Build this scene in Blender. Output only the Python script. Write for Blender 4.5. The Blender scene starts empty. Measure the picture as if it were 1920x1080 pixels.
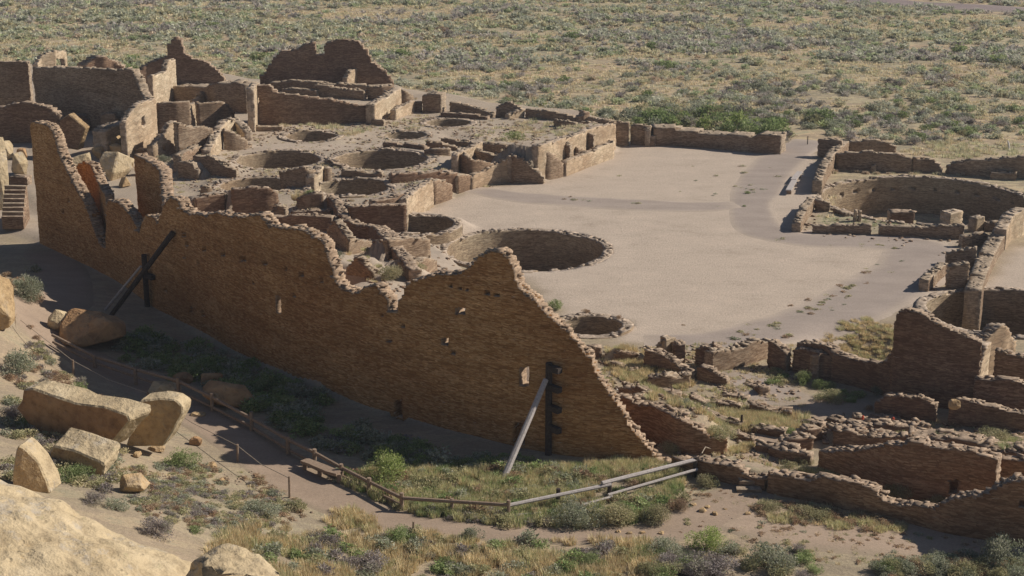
import bpy, math, random
import numpy as np
# ------------------------------------------------------------------ camera, sky, sun
SC = bpy.context.scene
COL = SC.collection
PITCH = math.radians(16.1); FPX = 3000.0; CH = 30.5
cam_d = bpy.data.cameras.new("camera"); cam = bpy.data.objects.new("camera", cam_d); COL.objects.link(cam)
cam.location = (0, 0, CH); cam.rotation_euler = (math.pi/2 - PITCH, 0, 0)
cam_d.sensor_width = 36; cam_d.lens = 36*FPX/1920; cam_d.clip_end = 3000; cam_d.clip_start = 0.5
SC.camera = cam
SUN_EL = math.radians(36); SUN_AZ = math.radians(13)      # azimuth: degrees behind the +X axis, towards +Y
w = bpy.data.worlds.new("World"); SC.world = w; w.use_nodes = True
nt = w.node_tree; bg = nt.nodes["Background"]
sky = nt.nodes.new("ShaderNodeTexSky"); sky.sky_type = 'NISHITA'; sky.sun_disc = False
sky.sun_elevation = SUN_EL; sky.sun_rotation = math.pi/2 - SUN_AZ
sky.altitude = 1900; sky.air_density = 0.8; sky.dust_density = 1.5; sky.ozone_density = 0.6
nt.links.new(sky.outputs[0], bg.inputs[0]); bg.inputs[1].default_value = 0.060
sd = bpy.data.lights.new("sun", 'SUN'); sun = bpy.data.objects.new("sun", sd); COL.objects.link(sun)
sd.energy = 4.3; sd.angle = math.radians(0.55); sd.color = (1.0, 0.93, 0.83)
from mathutils import Vector, Matrix, noise as mnoise
sdir = Vector((math.cos(SUN_EL)*math.cos(SUN_AZ), math.cos(SUN_EL)*math.sin(SUN_AZ), math.sin(SUN_EL)))
sun.rotation_euler = sdir.to_track_quat('Z', 'Y').to_euler(); sun.location = (60, 80, 60)
SC.view_settings.view_transform = 'Standard'; SC.view_settings.look = 'None'
SC.view_settings.exposure = 0.25; SC.view_settings.gamma = 1.0
try: SC.cycles.max_bounces = 5; SC.cycles.diffuse_bounces = 3
except Exception: pass

# ------------------------------------------------------------------ pixel <-> world helpers
cp, sp = math.cos(PITCH), math.sin(PITCH)
def ray(px, py):
    x = (px-960)/FPX; v = (540-py)/FPX
    return np.array([x, cp + v*sp, -sp + v*cp])
def onz(px, py, z):
    d = ray(px, py); t = (z-CH)/d[2]
    return np.array([d[0]*t, d[1]*t, z])
def proj(X, Y, Z):
    dz = Z-CH; dep = Y*cp - dz*sp; up = Y*sp + dz*cp
    return 960 + X/dep*FPX, 540 - up/dep*FPX
def ztop(Y, py):
    v = (540-py)/FPX
    return CH + (v*Y*cp - Y*sp)/(cp + v*sp)
def hsh(*a):
    s = np.zeros_like(np.asarray(a[0], dtype=float)) + 0.37
    for k, q in enumerate(a): s = s + np.asarray(q, dtype=float)*(12.9898 + 65.233*k)
    r = np.sin(s)*43758.5453
    return r - np.floor(r)
def vnoise(x, y, seed=0.0):
    x = np.asarray(x, float); y = np.asarray(y, float)
    xi = np.floor(x); yi = np.floor(y); fx = x-xi; fy = y-yi
    fx = fx*fx*(3-2*fx); fy = fy*fy*(3-2*fy)
    a = hsh(xi, yi, seed); b = hsh(xi+1, yi, seed); c = hsh(xi, yi+1, seed); d = hsh(xi+1, yi+1, seed)
    return (a*(1-fx)+b*fx)*(1-fy) + (c*(1-fx)+d*fx)*fy
def sstep(a, b, x):
    t = np.clip((np.asarray(x, float)-a)/(b-a), 0, 1); return t*t*(3-2*t)
def poly_sd(x, y, P):                       # signed distance to a polygon, negative inside
    x = np.asarray(x, float); y = np.asarray(y, float); P = np.asarray(P)
    d = np.full(x.shape, 1e9); ins = np.zeros(x.shape, bool); n = len(P)
    for i in range(n):
        ax, ay = P[i]; bx, by = P[(i+1) % n]; ex, ey = bx-ax, by-ay
        t = np.clip(((x-ax)*ex + (y-ay)*ey)/(ex*ex+ey*ey+1e-9), 0, 1)
        d = np.minimum(d, np.hypot(x-ax-t*ex, y-ay-t*ey))
        c = ((ay > y) != (by > y)) & (x < ex*(y-ay)/((ey if abs(ey) > 1e-9 else 1e-9)) + ax)
        ins ^= c
    return np.where(ins, -d, d)
def pxpoly(L, z=0.0): return [tuple(onz(a, b, z)[:2]) for a, b in L]

# ------------------------------------------------------------------ terrain
BLOCK = pxpoly([(1160,240),(1152,286),(1062,322),(1016,340),(930,338),(885,348),(838,368),(785,394),(768,404),(850,446),(838,472),(850,505),(905,560),(1000,650),(1100,760),(1170,830),
                (1035,850),(900,822),(747,782),(600,735),(470,678),(380,628),(300,585),(230,535),(170,500),(110,472),(50,445),(-120,400),(-200,140),(60,140),(250,152),(420,156),(480,164),(735,165),(790,186),(935,206),(1100,226)])
PLAZA = pxpoly([(770,404),(885,352),(1015,340),(1062,324),(1152,288),(1160,262),(1230,268),(1462,290),(1500,266),(1535,268),(1530,300),(1545,350),(1500,430),(1650,445),(1800,450),(1740,540),
                (1830,550),(1905,465),(2050,465),(2050,548),(1750,572),(1640,592),(1480,634),(1290,655),(1165,640),(1170,600),(1060,590),(1000,530),(850,450)])
UW = np.array([-0.664, 0.748]); NW = np.array([0.748, 0.664]); OW = np.array([2.0, 75.0])
KIVAS = []           # (x, y, rim z, R, depth)
bowl = onz(1622, 645, 0)
DOORS = []; TERR = []
def gbase(x, y, rough=1.0):
    x = np.asarray(x, float); y = np.asarray(y, float)
    z = ((vnoise(x/9, y/9, 1)-0.5)*0.16 + (vnoise(x/27, y/27, 2)-0.5)*0.3)*rough
    pl = sstep(1.5, -1.5, poly_sd(x, y, PLAZA)); z = z*(1-0.85*pl)
    # fill inside the room block
    t = (x-OW[0])*UW[0] + (y-OW[1])*UW[1]; d = (x-OW[0])*NW[0] + (y-OW[1])*NW[1]
    B = np.interp(d, [0, 3, 7, 11, 18, 30, 60], [4.2, 4.6, 3.9, 2.9, 2.0, 1.5, 1.2])
    pit = sstep(33.2, 36, t)*sstep(26, 13, d); B = B*(1-pit) + 1.0*pit
    B = B*sstep(4, 24, t) + (1-sstep(4, 24, t))*np.minimum(B, 0.4+0.15*np.maximum(t, 0))
    first = sstep(6.0, 3.5, d)*(1-np.exp(-((t-17.5)/4.2)**4)); B = B*(1-0.62*first)
    B = B + (vnoise(x/3.1, y/3.1, 5)-0.5)*0.40*rough
    bs = poly_sd(x, y, BLOCK); z = z + (B*sstep(0.9, -0.9, bs+0.5) if rough > 0 else B*sstep(1.0, -0.5, (bs-0.5)/(1+7*sstep(146, 160, y))))
    # talus left of the trail
    q = (x+33)*(-0.785) + (y-98.4)*(-0.62)
    z = z + 0.33*np.log1p(np.exp(np.clip((q-0.8)*1.2, -30, 30)))/1.2*(1 + 0.25*(vnoise(x/5, y/5, 9)-0.5))
    z = z + 6.0*np.exp(-((x+37.5)**2/60 + (y-93)**2/70))
    z = z - 1.3*np.exp(-(((x-bowl[0])/3.0)**2 + ((y-bowl[1])/3.4)**2)**1.5)
    # far plain rises very slightly
    z = z + np.maximum(y-190, 0)*0.004 + (vnoise(x/14, y/14, 4)-0.5)*0.8*sstep(170, 200, y)
    return z
def gflat(x, y):
    z = gbase(x, y)
    for (T, dep_) in TERR:                     # earth retained behind the old room walls, up to near their tops
        for (ax, ay, az), (bx_, by_, bz_) in zip(T[:-1], T[1:]):
            ex, ey = bx_-ax, by_-ay; Ln = math.hypot(ex, ey)+1e-6; nx_, ny_ = -ey/Ln, ex/Ln
            if ny_ + nx_*0.05 < 0: nx_, ny_ = -nx_, -ny_
            u_ = ((x-ax)*ex+(y-ay)*ey)/Ln; b_ = (x-ax)*nx_+(y-ay)*ny_; uo = np.maximum(0, np.maximum(-u_, u_-Ln))
            zt_ = az+(bz_-az)*np.clip(u_/Ln, 0, 1)-0.16-0.9*np.maximum(uo-0.25, 0)-0.8*np.maximum(b_-dep_, 0)
            z = np.where((b_ > 0.36) & (uo < 0.30) & (b_ < dep_+2), np.maximum(z, zt_), z)
    for (kx, ky, kz, R, dp) in KIVAS:
        r = np.hypot(np.asarray(x)-kx, np.asarray(y)-ky)
        k = sstep(R+2.6, R+0.9, r); z = z*(1-k) + kz*k
    return z
def ghole(x, y):
    z = gflat(x, y)
    for (kx, ky, kz, R, dp) in KIVAS:
        r = np.hypot(np.asarray(x)-kx, np.asarray(y)-ky)
        fl = kz - dp + (vnoise(np.asarray(x)/1.3, np.asarray(y)/1.3, 7)-0.5)*0.35
        z = np.where(r < R+0.33, fl, z)
    for (dx, dy) in DOORS:
        rx, ry = np.asarray(x)-dx, np.asarray(y)-dy; b_ = rx*NW[0]+ry*NW[1]; a_ = abs(rx*UW[0]+ry*UW[1])
        z = np.where((np.hypot(rx, ry) < 1.25) | ((a_ < 0.6) & (b_ < 0) & (b_ > -1.9)), np.minimum(z, -0.25), z)
    return z
_ts = np.concatenate([np.linspace(30, 260, 1400), np.linspace(261, 700, 300)])
def ghit(px, py, f=None):
    d = ray(px, py); X = d[0]*_ts; Y = d[1]*_ts; Z = CH + d[2]*_ts
    h = Z - (f or gflat)(X, Y); i = int(np.argmax(h < 0))
    if i == 0: return onz(px, py, 0)
    a, b = h[i-1], h[i]; t = _ts[i-1] + (_ts[i]-_ts[i-1])*a/(a-b)
    return np.array([d[0]*t, d[1]*t, CH + d[2]*t])
def gsm(x, y): return gbase(x, y, 0.0)
def gz(x, y): return float(ghole(np.array([x]), np.array([y]))[0])

# ------------------------------------------------------------------ object helpers
def tag(o, label=None, cat=None, group=None, kind=None):
    if label: o['label'] = label
    if cat: o['category'] = cat
    if group: o['group'] = group
    if kind: o['kind'] = kind
    return o
def link(name, me, mat=None, parent=None):
    if mat is not None and not me.materials: me.materials.append(mat)
    o = bpy.data.objects.new(name, me); COL.objects.link(o)
    if parent is not None: o.parent = parent
    return o
def empty(name, loc, rz=0.0):
    o = bpy.data.objects.new(name, None); COL.objects.link(o); o.location = loc; o.rotation_euler = (0, 0, rz); o.empty_display_size = 0.2
    return o
def mesh_np(name, V, F, cols=None, smooth=False, attrs=None):
    V = np.asarray(V, np.float32); F = np.asarray(F, np.int32)
    me = bpy.data.meshes.new(name); k = F.shape[1]
    me.vertices.add(len(V)); me.vertices.foreach_set("co", V.ravel())
    me.loops.add(F.size); me.loops.foreach_set("vertex_index", F.ravel())
    me.polygons.add(len(F)); me.polygons.foreach_set("loop_start", np.arange(0, F.size, k, dtype=np.int32))
    me.polygons.foreach_set("loop_total", np.full(len(F), k, np.int32))
    if smooth: me.polygons.foreach_set("use_smooth", np.ones(len(F), bool))
    if cols is not None:
        a = me.color_attributes.new("vcol", 'FLOAT_COLOR', 'POINT')
        c = np.ones((len(V), 4), np.float32); c[:, :3] = cols; a.data.foreach_set("color", c.ravel())
    for n, vals in (attrs or {}).items():
        a = me.attributes.new(n, 'FLOAT', 'POINT'); a.data.foreach_set("value", np.asarray(vals, np.float32))
    me.update(calc_edges=True); me.validate()
    return me
class MB:                                     # small mesh builder: boxes, tubes
    def __init__(s): s.v = []; s.f = []
    def box(s, c, h, R=None, jit=0.0, seed=0):
        c = Vector(c); b = len(s.v); rg = random.Random(seed)
        for sx, sy, sz in ((-1,-1,-1),(1,-1,-1),(1,1,-1),(-1,1,-1),(-1,-1,1),(1,-1,1),(1,1,1),(-1,1,1)):
            q = Vector((sx*h[0], sy*h[1], sz*h[2]))
            if jit: q = Vector([a*(1-jit*rg.random()) for a in q])
            if R is not None: q = R @ q
            s.v.append(tuple(c+q))
        s.f += [tuple(b+i for i in f) for f in ((0,3,2,1),(4,5,6,7),(0,1,5,4),(1,2,6,5),(2,3,7,6),(3,0,4,7))]
    def tube(s, pts, r, n=7, wob=0.0, seed=0):
        rg = random.Random(seed); pts = [Vector(p) for p in pts]; rings = []
        for i, p in enumerate(pts):
            t = (pts[min(i+1, len(pts)-1)] - pts[max(i-1, 0)]).normalized()
            a = t.cross(Vector((0, 0, 1)));
            if a.length < 0.05: a = t.cross(Vector((1, 0, 0)))
            a.normalize(); bb = t.cross(a); rr = (r[i] if hasattr(r, '__len__') else r)*(1+wob*(rg.random()-0.5))
            rings.append(len(s.v))
            for k in range(n):
                an = 2*math.pi*k/n; s.v.append(tuple(p + a*rr*math.cos(an) + bb*rr*math.sin(an)))
        for i in range(len(pts)-1):
            for k in range(n):
                s.f.append((rings[i]+k, rings[i]+(k+1) % n, rings[i+1]+(k+1) % n, rings[i+1]+k))
        s.f.append(tuple(rings[0]+k for k in range(n))[::-1]); s.f.append(tuple(rings[-1]+k for k in range(n)))
    def build(s, name, mat, parent=None, smooth=False, loc=None):
        v = s.v
        if loc is not None: v = [(a-loc[0], b-loc[1], c-loc[2]) for a, b, c in v]
        me = bpy.data.meshes.new(name); me.from_pydata(v, [], s.f)
        if smooth:
            for p in me.polygons: p.use_smooth = True
        o = link(name, me, mat, parent)
        if loc is not None and parent is None: o.location = loc
        return o

# ------------------------------------------------------------------ materials
def newmat(name):
    m = bpy.data.materials.new(name); m.use_nodes = True; t = m.node_tree; t.nodes.clear()
    out = t.nodes.new("ShaderNodeOutputMaterial"); b = t.nodes.new("ShaderNodeBsdfPrincipled")
    b.inputs["Roughness"].default_value = 0.92; b.inputs["Specular IOR Level"].default_value = 0.12
    t.links.new(b.outputs[0], out.inputs[0]); return m, t, b
def N(t, typ, **kw):
    n = t.nodes.new(typ)
    for k, v in kw.items():
        if k.startswith('i_'): n.inputs[k[2:].replace('_', ' ')].default_value = v
        else: setattr(n, k, v)
    return n
def posvec(t, s):
    g = N(t, "ShaderNodeNewGeometry"); m = N(t, "ShaderNodeVectorMath", operation='MULTIPLY'); m.inputs[1].default_value = s
    t.links.new(g.outputs["Position"], m.inputs[0]); return m.outputs[0]
def noise_n(t, vec, scale, detail=4, rough=0.6):
    n = N(t, "ShaderNodeTexNoise"); n.inputs["Scale"].default_value = scale; n.inputs["Detail"].default_value = detail; n.inputs["Roughness"].default_value = rough
    t.links.new(vec, n.inputs["Vector"]); return n.outputs["Fac"]
def ramp(t, fac, stops, interp='LINEAR'):
    r = N(t, "ShaderNodeValToRGB"); r.color_ramp.interpolation = interp; e = r.color_ramp.elements
    while len(e) > len(stops): e.remove(e[-1])
    while len(e) < len(stops): e.new(1.0)
    for q, (p, c) in zip(e, stops): q.position = p; q.color = (*c, 1) if len(c) == 3 else c
    t.links.new(fac, r.inputs[0]); return r.outputs[0]
def mix(t, fac, a, b, mode='MIX'):
    m = N(t, "ShaderNodeMix", data_type='RGBA', blend_type=mode)
    for sck, v in ((m.inputs[0], fac), (m.inputs[6], a), (m.inputs[7], b)):
        if hasattr(v, 'links') or hasattr(v, 'is_linked'): t.links.new(v, sck)
        elif isinstance(v, (int, float)): sck.default_value = v
        else: sck.default_value = (*v, 1)
    return m.outputs[2]
def mth(t, op, a, b=0.0, clamp=False):
    m = N(t, "ShaderNodeMath", operation=op, use_clamp=clamp)
    for sck, v in ((m.inputs[0], a), (m.inputs[1], b)):
        if isinstance(v, (int, float)): sck.default_value = v
        else: t.links.new(v, sck)
    return m.outputs[0]
def bump(t, b, h, strength, dist=0.05):
    n = N(t, "ShaderNodeBump"); n.inputs["Strength"].default_value = strength; n.inputs["Distance"].default_value = dist
    t.links.new(h, n.inputs["Height"]); t.links.new(n.outputs[0], b.inputs["Normal"])
def masonry(name, c1, c2, c3, topc, size=(3.6, 3.6, 16.0)):
    m, t, b = newmat(name)
    v = posvec(t, size)
    vor = N(t, "ShaderNodeTexVoronoi", feature='F1'); vor.inputs["Scale"].default_value = 1.0; t.links.new(v, vor.inputs["Vector"])
    ed = N(t, "ShaderNodeTexVoronoi", feature='DISTANCE_TO_EDGE'); ed.inputs["Scale"].default_value = 1.0; t.links.new(v, ed.inputs["Vector"])
    sep = N(t, "ShaderNodeSeparateColor"); t.links.new(vor.outputs["Color"], sep.inputs[0])
    col = ramp(t, sep.outputs[0], [(0.0, c1), (0.45, c2), (1.0, c3)])
    big = noise_n(t, posvec(t, (1, 1, 1.6)), 0.45, 4, 0.65)
    col = mix(t, mth(t, 'MULTIPLY', ramp(t, big, [(0.35, (0,)*3), (0.65, (1,)*3)]), 0.6), col, mix(t, 0.7, col, c1))
    str_ = noise_n(t, posvec(t, (1.2, 1.2, 7.5)), 1.7, 5, 0.7)
    col = mix(t, 1.0, col, ramp(t, str_, [(0.30, (0.72,)*3), (0.5, (0.98,)*3), (0.70, (1.22, 1.2, 1.17))]), 'MULTIPLY')
    blot = noise_n(t, posvec(t, (1, 1, 1)), 0.13, 4, 0.6)
    col = mix(t, 1.0, col, ramp(t, blot, [(0.35, (0.88, 0.80, 0.74)), (0.65, (1.14, 1.16, 1.14))]), 'MULTIPLY')
    bandn = noise_n(t, posvec(t, (0.06, 0.06, 1.5)), 1.0, 5, 0.75)
    col = mix(t, 1.0, col, ramp(t, bandn, [(0.36, (0.82, 0.81, 0.80)), (0.5, (1,)*3), (0.62, (1.1, 1.1, 1.1))]), 'MULTIPLY')
    pat = noise_n(t, posvec(t, (0.5, 0.5, 0.9)), 0.8, 5, 0.7); col = mix(t, ramp(t, pat, [(0.60, (0,)*3), (0.66, (0.35,)*3)]), col, tuple(min(1, x*1.15) for x in c3))
    mort = mth(t, 'LESS_THAN', ed.outputs["Distance"], 0.045)
    col = mix(t, mth(t, 'MULTIPLY', mort, 0.45), col, tuple(x*0.45 for x in c1))
    g = N(t, "ShaderNodeNewGeometry"); sx = N(t, "ShaderNodeSeparateXYZ"); t.links.new(g.outputs["True Normal"], sx.inputs[0])
    ea = N(t, "ShaderNodeAttribute", attribute_name="edge"); up = mth(t, 'MAXIMUM', mth(t, 'GREATER_THAN', sx.outputs[2], 0.45), ea.outputs["Fac"])
    tn = noise_n(t, posvec(t, (1, 1, 1)), 5.0, 3, 0.7)
    tcol = mix(t, 1.0, mix(t, sep.outputs[1], topc, tuple(x*0.5 for x in topc)), ramp(t, tn, [(0.3, (0.6,)*3), (0.6, (1.1,)*3)]), 'MULTIPLY')
    col = mix(t, mth(t, 'MULTIPLY', up, 0.85), col, tcol)  # tops and broken ends paler: sunlight on the crest put into the colour
    t.links.new(col, b.inputs["Base Color"])
    h = mth(t, 'ADD', mth(t, 'MINIMUM', ed.outputs["Distance"], 0.12), mth(t, 'MULTIPLY', tn, 0.15))
    bump(t, b, h, 0.45, 0.06)
    return m
M = {}
M['north'] = masonry('north_wall_sandstone', (0.255, 0.125, 0.048), (0.40, 0.22, 0.092), (0.54, 0.34, 0.17), (0.50, 0.375, 0.27))
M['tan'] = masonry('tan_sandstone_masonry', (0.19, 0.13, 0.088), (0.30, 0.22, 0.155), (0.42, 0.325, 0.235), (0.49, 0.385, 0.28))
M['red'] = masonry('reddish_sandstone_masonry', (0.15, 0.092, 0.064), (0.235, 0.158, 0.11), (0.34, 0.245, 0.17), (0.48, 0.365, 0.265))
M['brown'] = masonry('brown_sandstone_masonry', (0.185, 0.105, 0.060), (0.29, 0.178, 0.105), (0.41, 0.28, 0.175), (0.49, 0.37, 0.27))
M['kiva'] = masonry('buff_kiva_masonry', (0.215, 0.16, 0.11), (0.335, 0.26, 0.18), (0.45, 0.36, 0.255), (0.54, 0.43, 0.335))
M['sunlit_stone'] = masonry('sunlit_pale_masonry', (0.38, 0.29, 0.20), (0.47, 0.37, 0.262), (0.54, 0.435, 0.315), (0.52, 0.41, 0.31), (1.3, 1.3, 3.0))  # paler masonry for walls facing the sun, sunlight kept in the base colour
def rockmat(name, a, b_, c, sc=1.0, lich=1.0):
    m, t, b = newmat(name)
    n1 = noise_n(t, posvec(t, (1, 1, 1)), 0.8*sc, 5, 0.65); n2 = noise_n(t, posvec(t, (1, 1, 1)), 3.2*sc, 5, 0.7)
    col = ramp(t, n1, [(0.3, a), (0.55, b_), (0.75, c)])
    col = mix(t, 1.0, col, ramp(t, n2, [(0.3, (0.68, 0.67, 0.68)), (0.5, (1,)*3), (0.72, (1.14, 1.13, 1.1))]), 'MULTIPLY')
    sp_ = noise_n(t, posvec(t, (1, 1, 2.0)), 1.7*sc, 6, 0.75)
    col = mix(t, ramp(t, sp_, [(0.64, (0,)*3), (0.70, (0.55*max(lich, 0.4),)*3)]), col, (0.22, 0.19, 0.175))
    li = noise_n(t, posvec(t, (1, 1, 1)), 1.1*sc, 7, 0.8); col = mix(t, ramp(t, li, [(0.54, (0,)*3), (0.62, (0.5*lich,)*3)]), col, (0.40, 0.37, 0.33))
    l3 = noise_n(t, posvec(t, (1.3, 1, 1.7)), 2.3*sc, 6, 0.75); col = mix(t, ramp(t, l3, [(0.60, (0,)*3), (0.68, (0.4*lich,)*3)]), col, (0.34, 0.31, 0.17))
    pv = N(t, "ShaderNodeTexVoronoi", feature='F1'); pv.inputs["Scale"].default_value = 2.6*sc; t.links.new(posvec(t, (1, 1, 1)), pv.inputs["Vector"])
    pit = ramp(t, pv.outputs["Distance"], [(0.04, (0,)*3), (0.14, (1,)*3)])
    t.links.new(col, b.inputs["Base Color"]); bump(t, b, mth(t, 'ADD', mth(t, 'MULTIPLY', pit, 0.6), mth(t, 'ADD', n2, mth(t, 'MULTIPLY', n1, 2.0))), 0.6, 0.2); return m
M['boulder'] = rockmat('golden_sandstone', (0.38, 0.25, 0.13), (0.47, 0.33, 0.18), (0.54, 0.41, 0.25), 0.8, 0.45)
M['boulder_brown'] = rockmat('shaded_brown_sandstone', (0.33, 0.19, 0.095), (0.41, 0.25, 0.13), (0.47, 0.31, 0.17), 0.6, 0.15)  # browner stone for shaded slab fronts and rocks in shade, shade in the colour
M['pale'] = rockmat('pale_sandstone', (0.43, 0.33, 0.20), (0.50, 0.395, 0.25), (0.56, 0.46, 0.315), 0.5, 1.0)
def woodmat(name, a, b_):
    m, t, b = newmat(name); n = noise_n(t, posvec(t, (1, 1, 1)), 9, 4, 0.7)
    t.links.new(ramp(t, n, [(0.3, a), (0.7, b_)]), b.inputs["Base Color"]); bump(t, b, n, 0.4, 0.02); return m
M['wood'] = woodmat('weathered_brown_log', (0.20, 0.14, 0.10), (0.36, 0.27, 0.20))
M['greywood'] = woodmat('silvery_grey_timber', (0.33, 0.29, 0.27), (0.52, 0.47, 0.44))
M['darkwood'] = woodmat('dark_timber', (0.035, 0.028, 0.025), (0.09, 0.07, 0.06))
M['rope'] = woodmat('pale_rope', (0.30, 0.24, 0.18), (0.45, 0.38, 0.30))
M['orange'] = woodmat('orange_red_paint', (0.55, 0.09, 0.05), (0.65, 0.13, 0.08))
M['white'] = woodmat('whitish_board', (0.62, 0.58, 0.55), (0.75, 0.72, 0.68))
def leafmat():
    m, t, b = newmat('leaf_and_stem'); a = N(t, "ShaderNodeAttribute", attribute_name="vcol"); oi = N(t, "ShaderNodeObjectInfo")
    v = mth(t, 'ADD', mth(t, 'MULTIPLY', oi.outputs["Random"], 0.35), 0.82)
    cc = N(t, "ShaderNodeCombineColor"); [t.links.new(v, cc.inputs[i]) for i in range(3)]
    col = mix(t, 1.0, a.outputs["Color"], cc.outputs[0], 'MULTIPLY'); t.links.new(col, b.inputs["Base Color"])
    tr = N(t, "ShaderNodeBsdfTranslucent"); t.links.new(col, tr.inputs[0]); ms = N(t, "ShaderNodeMixShader"); ms.inputs[0].default_value = 0.35
    t.links.new(b.outputs[0], ms.inputs[1]); t.links.new(tr.outputs[0], ms.inputs[2])
    out = [n for n in t.nodes if n.type == 'OUTPUT_MATERIAL'][0]; t.links.new(ms.outputs[0], out.inputs[0]); return m
M['leaf'] = leafmat()
def groundmat():
    m, t, b = newmat('desert_ground'); a = N(t, "ShaderNodeAttribute", attribute_name="vcol"); pl = N(t, "ShaderNodeAttribute", attribute_name="wild")
    n0 = noise_n(t, posvec(t, (0.45, 1.0, 1)), 0.12, 5, 0.6); n1 = noise_n(t, posvec(t, (0.4, 1, 1)), 0.6, 7, 0.8); n2 = noise_n(t, posvec(t, (1, 1, 1)), 6.0, 4, 0.75)
    fine = ramp(t, n2, [(0.3, (0.78,)*3), (0.5, (1,)*3), (0.7, (1.12,)*3)])
    wild = ramp(t, n1, [(0.25, (0.23, 0.225, 0.165)), (0.38, (0.36, 0.30, 0.20)), (0.47, (0.29, 0.235, 0.185)), (0.54, (0.49, 0.40, 0.27)), (0.62, (0.30, 0.29, 0.21)), (0.78, (0.36, 0.29, 0.24))])
    wild = mix(t, 1.0, wild, ramp(t, n0, [(0.35, (0.85, 0.92, 0.86)), (0.65, (1.2, 1.1, 1.0))]), 'MULTIPLY')
    plz = mix(t, 1.0, a.outputs["Color"], ramp(t, noise_n(t, posvec(t, (0.75, 1.0, 1)), 0.35, 9, 0.74), [(0.28, (0.76, 0.745, 0.73)), (0.45, (0.95,)*3), (0.55, (1,)*3), (0.72, (1.12, 1.11, 1.1))]), 'MULTIPLY')
    w_ = mth(t, 'MULTIPLY', pl.outputs["Fac"], mth(t, 'ADD', 0.75, mth(t, 'MULTIPLY', n1, 0.7)), True)
    col = mix(t, w_, plz, wild); col = mix(t, 1.0, col, fine, 'MULTIPLY')
    t.links.new(col, b.inputs["Base Color"]); bump(t, b, mth(t, 'ADD', n2, mth(t, 'MULTIPLY', n1, 1.5)), 0.5, 0.10); return m
M['ground'] = groundmat()
def pathmat(name, c, c2):
    m, t, b = newmat(name); a = N(t, "ShaderNodeAttribute", attribute_name="vcol")
    n1 = noise_n(t, posvec(t, (0.4, 1, 1)), 0.7, 5, 0.65); n2 = noise_n(t, posvec(t, (1, 1, 1)), 8.0, 3, 0.7)
    col = mix(t, 1.0, a.outputs["Color"], ramp(t, n1, [(0.3, (0.88,)*3), (0.7, (1.1,)*3)]), 'MULTIPLY')
    col = mix(t, 1.0, col, ramp(t, n2, [(0.3, (0.85,)*3), (0.7, (1.1,)*3)]), 'MULTIPLY')
    t.links.new(col, b.inputs["Base Color"]); bump(t, b, n2, 0.35, 0.04); return m
M['path'] = pathmat('packed_gravel', None, None)

# ------------------------------------------------------------------ kivas first (they cut the ground)
K = [  # cx, cy, half width px, depth, th, material, label
 (840,231,43,2.0,'tan','small kiva by the far edge of the room block, its inner wall in shade'),
 (758,254,40,1.6,'tan','shallow kiva half filled with earth, right of the low dark wall ends'),
 (583,256,50,1.8,'tan','small kiva below the long dark wall with grass at its foot'),
 (714,299,90,2.8,'tan','broad oval kiva in the gravel terrace, left half of its wall sunlit'),
 (522,300,80,2.8,'tan','deep kiva with sunlit left slope, left of the broad terrace kiva'),
 (655,352,74,2.8,'tan','round kiva with dark right half, in front of the broad terrace kiva'),
 (480,347,68,1.9,'tan','flat wide kiva behind the grey rubble wall'),
 (776,421,76,2.4,'tan','kiva on the plaza edge tucked behind a grey masonry wall'),
 (985,469,149,2.9,'tan','largest open kiva in the plaza behind the peak of the tall wall'),
 (1108,613,62,2.4,'red','half kiva pressed against the sloping end of the tall wall'),
 (1737,375,196,3.0,'tan','great kiva with a row of square niches round its inner wall'),
 (1888,590,150,3.4,'tan','kiva at the right edge, its left inner wall sunlit'),
]
KI = []
for (cx, cy, a, dp, mt, lab) in K:
    c = ghit(cx, cy, gbase); depth = c[1]*cp - (c[2]-CH)*sp; R = a/FPX*depth
    z = float(c[2])
    if cx == 776: c = onz(cx, cy, 0.8); z = 0.8; R = a/FPX*(c[1]*cp - (c[2]-CH)*sp)
    elif c[1] > 40 and poly_sd(np.array([c[0]]), np.array([c[1]]), PLAZA)[0] < 6 and cx > 900: z = 0.02
    KI.append((c[0], c[1], z, R-0.08, dp+0.3, mt, lab)); 
KIVAS += [k[:5] for k in KI]

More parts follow.
